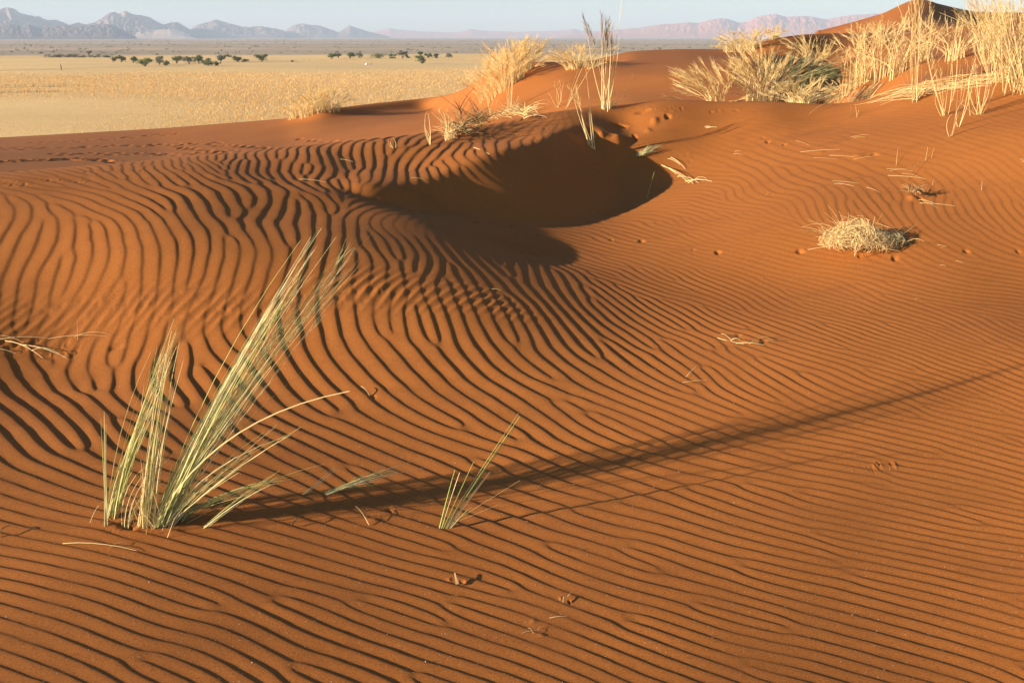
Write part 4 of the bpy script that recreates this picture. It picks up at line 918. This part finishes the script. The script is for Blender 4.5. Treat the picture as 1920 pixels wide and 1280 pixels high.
stalks('grass_stalks', 'fan of pale stalks right of the V-shaped pair', 'grass', (1836, 214), [(1812, 110), (1822, 90), (1832, 70), (1846, 80), (1858, 95, .03), (1868, 110, .04), (1826, 130), (1842, 120), (1852, 60, .03), (1862, 140, .04), (1815, 160, -.02), (1838, 100), (1830, 150), (1800, 190, -.04), (1850, 150), (1875, 70, .04)], w=.0026, seed=731, hl=.14, hs=.02, awn=8, awnw=.0013, join=True, jit=4, root=.02)
for i, (bx, by, n, x0, x1, y0, y1, lab) in enumerate([(1888, 150, 90, 1815, 1945, -30, 60, 'huge golden grass clump cut by the right edge of the picture'), (1922, 172, 80, 1850, 2010, -40, 90, 'second huge golden clump at the right edge, nearer the viewer'), (1862, 118, 36, 1800, 1880, 0, 60, 'golden grass bunch arching left beside the huge right-edge clump')]):
    g = np.random.default_rng(740+i)
    tips = [(float(g.uniform(x0, x1)), float(g.uniform(y0, y1)), float(g.normal(0, .05))) for _ in range(n)]
    stalks('grass_tussock', lab, 'grass tussock', (bx, by), tips, w=.0030, seed=750+i, hl=.22, hs=.02, awn=8, awnw=.0014, join=True, jit=10, root=.06)
def long_fallen():
    b = spot(1760, 178); t = tag(empty('fallen_grass', b), 'long swathe of fallen straw combed along the ridge at the right', 'fallen grass'); B = Blades(770); g = B.g
    for _ in range(120):
        q = g.uniform(0, 1)**.8; x0 = 1900-q*190; y0 = 150+q*32+g.normal(0, 5); Lp = g.uniform(40, 120)
        p0 = np.array(spot(x0, y0, 4)); p1 = np.array(spot(x0-Lp, y0+Lp*.10+g.normal(0, 3), 4)); h = abs(g.normal(0, .03)); p0[2] += .01+h; p1[2] += .004
        if np.linalg.norm(p1-p0) > 1.2: continue
        B.curve(p0, p1, (0, 0, h*.6+.01), .0015*g.uniform(.6, 1.2), .0006)
    B.build('straws', STRAW, t)
    t = tag(empty('fallen_grass', spot(1600, 182, 9)), 'low mat of straw on the lip right of the dark gully', 'fallen grass'); B = Blades(771)
    for _ in range(90):
        x0 = 1560+g.uniform(0, 100); y0 = 192-(x0-1560)*.35+g.normal(0, 3); p0 = np.array(spot(x0, y0, 8.5)); p1 = p0+np.array([-g.uniform(.1, .4), -g.uniform(0, .3), 0]); p1[2] = surf(p1[0], p1[1])+.01
        p0[2] += abs(g.normal(0, .04)); B.curve(p0, p1, (0, 0, .03), .0025, .001)
    B.build('straws', STRAW, t)
long_fallen()
# ---------------------------------------------------------------- trees and scrub on the plain
BARK = Nodes('bark').out((.16, .11, .07)) if False else None
N = Nodes('bark'); BARK = N.out(N.mix(N.noise(3, 3), (.13, .09, .06), (.22, .16, .11)))
def leaf_mat(name, a, b, c): return blade_mat(name, [(0, a), (.5, b), (1, c)], .7, .25)
LEAF = leaf_mat('acacia_leaf', (.09, .12, .035), (.13, .16, .05), (.18, .20, .07))
LEAF2 = leaf_mat('yellow_green_leaf', (.14, .18, .03), (.20, .23, .05), (.26, .27, .08))
GREYLEAF = leaf_mat('grey_green_leaf', (.11, .13, .08), (.16, .17, .10), (.20, .20, .13))
def leaves(g, centres, n, size):
    V = np.empty((n*3, 3))
    c = centres[g.integers(len(centres), size=n)]
    p = c[:, :3]+g.normal(size=(n, 3))*c[:, 3:4]*np.array([1, 1, .55])*.55
    for k in range(3): V[k::3] = p+g.normal(size=(n, 3))*size
    return V, np.arange(n*3).reshape(n, 3)
def tree(label, px, py, wpx, hpx, mat, seed, group='trees on the plain', name='acacia_tree', cat='tree', bare=.35):
    x, y, r = plain_xy(px, py); s = r/FPX; W = wpx*s/2; H = hpx*s; g = np.random.default_rng(seed)
    z = PLAIN_Z-.1; t = tag(empty(name, (x, y, z)), label, cat, group)
    B = Blades(seed); C = []
    for i in range(4+int(W)):
        a = g.uniform(0, 2*PI); q = g.uniform(.2, .85); e = np.array([math.cos(a)*W*q, math.sin(a)*W*q*.8, H*g.uniform(bare+.15, .88)])
        B.curve((g.normal(0, .1), g.normal(0, .1), 0), e, (0, 0, H*.08), .10*H/5+.05, .04)
        C.append((*e, W*g.uniform(.28, .5)))
        for _ in range(2):
            f = e+np.array([g.normal(0, W*.28), g.normal(0, W*.28), g.normal(0, H*.10)]); f[2] = min(f[2], H*.95); B.curve(e*.7, f, (0, 0, 0), .05, .02); C.append((*f, W*g.uniform(.18, .34)))
    for i in range(3): B.curve((0, 0, -.3), (g.normal(0, W*.12), g.normal(0, W*.1), H*.5), (g.normal(0, .2), 0, 0), .16*H/5+.06, .08)
    mesh_obj('trunk', np.vstack(B.V), np.array(B.F), BARK, t)
    V, F = leaves(g, np.array(C), 1500, .16*H/5+.05); mesh_obj('crown', V, F, mat, t)
    return t
TR = [(213, 117, 11, 10, 1, 'thin-crowned tree at the left end of the row, at the end of the low thicket'), (228, 118, 15, 12, 0, 'small round green tree second from the left of the row'), (250, 119, 15, 14, 0, 'upright green tree left of the yellow-green one'), (272, 125.5, 27, 16, 2, 'broad yellow-green tree by the track, nearest of the left group'), (299, 122, 20, 14, 1, 'sparse grey-green tree right of the yellow-green one'), (311, 124, 16, 9, 0, 'low dark bush-like tree beside the sparse grey-green one'),
 (331, 119.5, 23, 14, 0, 'flat-topped tree with a visible trunk in the middle of the left row'), (355, 121, 22, 14, 1, 'pale green tree right of the flat-topped one'), (373, 120, 18, 14, 0, 'gappy tree touching the pale green one on its right'), (391, 125, 21, 13, 0, 'round-crowned tree standing forward below the row'), (408, 124.5, 10, 7, 0, 'tiny tree just right of the round-crowned forward one'), (414, 117, 17, 13, 1, 'grey tree behind the tiny forward one'), (429, 108, 11, 6, 0, 'farthest small bush tree above the row'),
 (446, 117, 20, 13, 0, 'wide dark tree second from the right end of the left row'), (461, 117, 13, 6, 0, 'low bush joined to the right of the wide dark tree'), (491, 117, 20, 14, 0, 'last tree at the right end of the left row'), (548, 117, 5, 4, 0, 'tiny lone bush between the two rows of trees'),
 (622, 111, 18, 10, 0, 'dark round tree at the left end of the right thicket'), (634, 109, 12, 9, 1, 'grey tree second in the right thicket'), (656, 110, 19, 12, 0, 'tallest dark tree inside the right thicket'), (673, 109, 17, 9, 1, 'grey-green tree at the right end of the right thicket'), (711, 110, 25, 9, 0, 'long low tree in the gap right of the thicket'), (736, 110, 13, 8, 0, 'small round dark tree between the long low one and the forked one'), (755, 109.5, 17, 13, 1, 'forked grey tree with a pointed crown'), (764, 109.5, 8, 5, 0, 'little bush at the foot of the forked grey tree'),
 (788, 108, 11, 10, 0, 'small tree straight behind the lone forward tree'), (791, 121, 22, 16, 0, 'lone dark tree standing forward of the right row'), (803, 109, 13, 9, 0, 'round dark tree right of the one behind the lone tree'), (817, 109, 13, 8, 1, 'greyish low tree second from the right end'), (841, 108, 14, 7, 1, 'faint sparse tree at the far right end of the right row')]
for i, (px, py, w, h, m, lab) in enumerate(TR): tree(lab, px, py, w, h, (LEAF, GREYLEAF, LEAF2)[m], 800+i, bare=.05 if h < 9 else .25)
for i, (px, lab) in enumerate([(97, 'leftmost low bush of the dark thicket'), (112, 'second low bush of the dark thicket'), (126, 'third low bush of the dark thicket'), (140, 'fourth low bush of the dark thicket'), (156, 'fifth bush in the dark thicket, beneath the upright one'), (178, 'broad bush in the right half of the dark thicket'), (198, 'last low bush at the right end of the dark thicket')]):
    tree(lab, px, 108.5, 20, 5.5, GREYLEAF, 850+i, 'bushes of the dark thicket', 'bush', 'bush', .05)
tree('small upright tree rising behind the dark thicket', 167, 106, 9, 9, GREYLEAF, 860)
for i, (py, lab) in enumerate([(161, 'tree outside the left edge whose long shadow reaches in, farther one'), (173, 'tree outside the left edge whose long shadow reaches in, nearer one')]): tree(lab, -95 if i else -60, py, 40, 34, LEAF, 870+i, 'trees left of the picture')
def snag():
    x, y, r = plain_xy(115, 133); t = tag(empty('dead_tree', (x, y, PLAIN_Z-.2)), 'bare dead trunk standing alone beside the track', 'dead tree'); B = Blades(880); s = r/FPX
    B.curve((0, 0, 0), (0, 0, 12*s), (.15, 0, 0), .22, .07); B.curve((0, 0, 5*s), (1.6*s, 0, 8.5*s), (0, 0, 0), .1, .04); B.curve((0, 0, 6*s), (-1.4*s, 0, 10*s), (0, 0, 0), .1, .04)
    B.build('trunk', BARK, None); o = COL.objects[-1]; o.parent = t
snag()
N = Nodes('pale_stone'); PALE = N.out(N.mix(N.noise(4, 3), (.66, .62, .55), (.8, .77, .7)))
def rock(px, py, w, h, label, seed, mat):
    x, y, r = plain_xy(px, py); s = r/FPX; g = np.random.default_rng(seed); bm = bmesh.new(); bmesh.ops.create_icosphere(bm, subdivisions=3, radius=1)
    for v in bm.verts:
        k = 1+.18*math.sin(3*v.co.x+seed)+.14*math.sin(5*v.co.y+2)+.1*math.sin(7*v.co.z); v.co = Vector((v.co.x*w*s/2*k, v.co.y*w*s/2.4*k, max(v.co.z, -.3)*h*s*k*.8))
    me = bpy.data.meshes.new('boulder'); bm.to_mesh(me); bm.free(); me.materials.append(mat); o = bpy.data.objects.new('boulder', me); COL.objects.link(o); o.location = (x, y, PLAIN_Z+.1*h*s); tag(o, label, 'boulder')
rock(688, 122.5, 8, 3.2, 'pale boulder out on the gold grass below the right thicket', 2, PALE)
N = Nodes('dark_stone'); DARKST = N.out(N.mix(N.noise(4, 3), (.20, .19, .12), (.28, .26, .17)))
rock(695.5, 122.3, 5, 2.4, 'dark low boulder touching the right side of the pale one', 3, DARKST)

# dry grass of the plain: a countless field of small tufts near the dune, thinning outwards
def field():
    g = np.random.default_rng(900); n = 130000
    r = np.exp(g.uniform(math.log(105), math.log(860), n)); t = g.uniform(-.60, .12, n)
    x, y = r*np.sin(t), r*np.cos(t)
    sc_ = (.08+.13*g.uniform(size=n)**2)*np.clip(r/300, .6, 1.2)*np.clip((950-r)/500, .3, 1)
    V = np.empty((n, 9, 3)); 
    for k in range(3):
        a = g.uniform(0, 2*PI, n); dx, dy = np.cos(a)*sc_*.55, np.sin(a)*sc_*.55; lx, ly = g.normal(0, .25, n)*sc_+.15*sc_, g.normal(0, .25, n)*sc_
        V[:, 3*k] = np.stack([x-dx, y-dy, np.full(n, PLAIN_Z-.3)], 1); V[:, 3*k+1] = np.stack([x+dx, y+dy, np.full(n, PLAIN_Z-.3)], 1); V[:, 3*k+2] = np.stack([x+lx, y+ly, PLAIN_Z+.05+sc_], 1)
    F = np.arange(n*9).reshape(-1, 3)
    m = blade_mat('field_grass', [(0, (.70, .48, .20)), (.5, (.80, .56, .25)), (1, (.76, .54, .26))], .8, .3)
    tag(mesh_obj('dry_grass', V.reshape(-1, 3), F, m), 'dry golden grass covering the plain', 'grass', kind='stuff')
    n = 900; r = np.exp(g.uniform(math.log(760), math.log(5200), n)); t = g.uniform(-.56, .45, n); V = []; F = []; k = 0
    for ri, ti in zip(r, t):
        w = g.uniform(.6, 2.0)*(ri/1500)**.3; h = w*g.uniform(.5, .8); c = np.array([ri*math.sin(ti), ri*math.cos(ti), PLAIN_Z])
        p = c+g.normal(size=(14, 3))*[w*.6, w*.6, 0]; p[:, 2] = PLAIN_Z+g.uniform(0, h, 14)
        for q in p: V.append(q+g.normal(size=(3, 3))*w*.35); F.append((k, k+1, k+2)); k += 3
    tag(mesh_obj('scrub', np.vstack(V), np.array(F), GREYLEAF), 'scattered dark scrub on the far plain', 'scrub', kind='stuff')
field()
def grit():
    """pale coarse grains scattered on the near sand"""
    g = np.random.default_rng(77); V = []; F = []; k = 0
    O = np.array([(1, 0, 0), (-1, 0, 0), (0, 1, 0), (0, -1, 0), (0, 0, 1), (0, 0, -1)], float)
    T8 = np.array([(0, 2, 4), (2, 1, 4), (1, 3, 4), (3, 0, 4), (2, 0, 5), (1, 2, 5), (3, 1, 5), (0, 3, 5)])
    for _ in range(2600):
        r = math.exp(g.uniform(math.log(2.0), math.log(6.5))); t = g.uniform(-.6, .6); x, y = r*math.sin(t), r*math.cos(t)
        s = g.uniform(.0005, .0012)*(1.6 if g.uniform() < .03 else 1); V.append(O*s*g.uniform(.7, 1.3, (6, 3))+[x, y, surf(x, y)+s*.4]); F.append(T8+k); k += 6
    N = Nodes('quartz_grain'); m = N.out(N.mix(.5, (.75, .68, .6), (.7, .6, .5)))
    tag(mesh_obj('grit', np.vstack(V), np.vstack(F), m), 'pale quartz grit on the red sand', 'grit', kind='stuff')
grit()
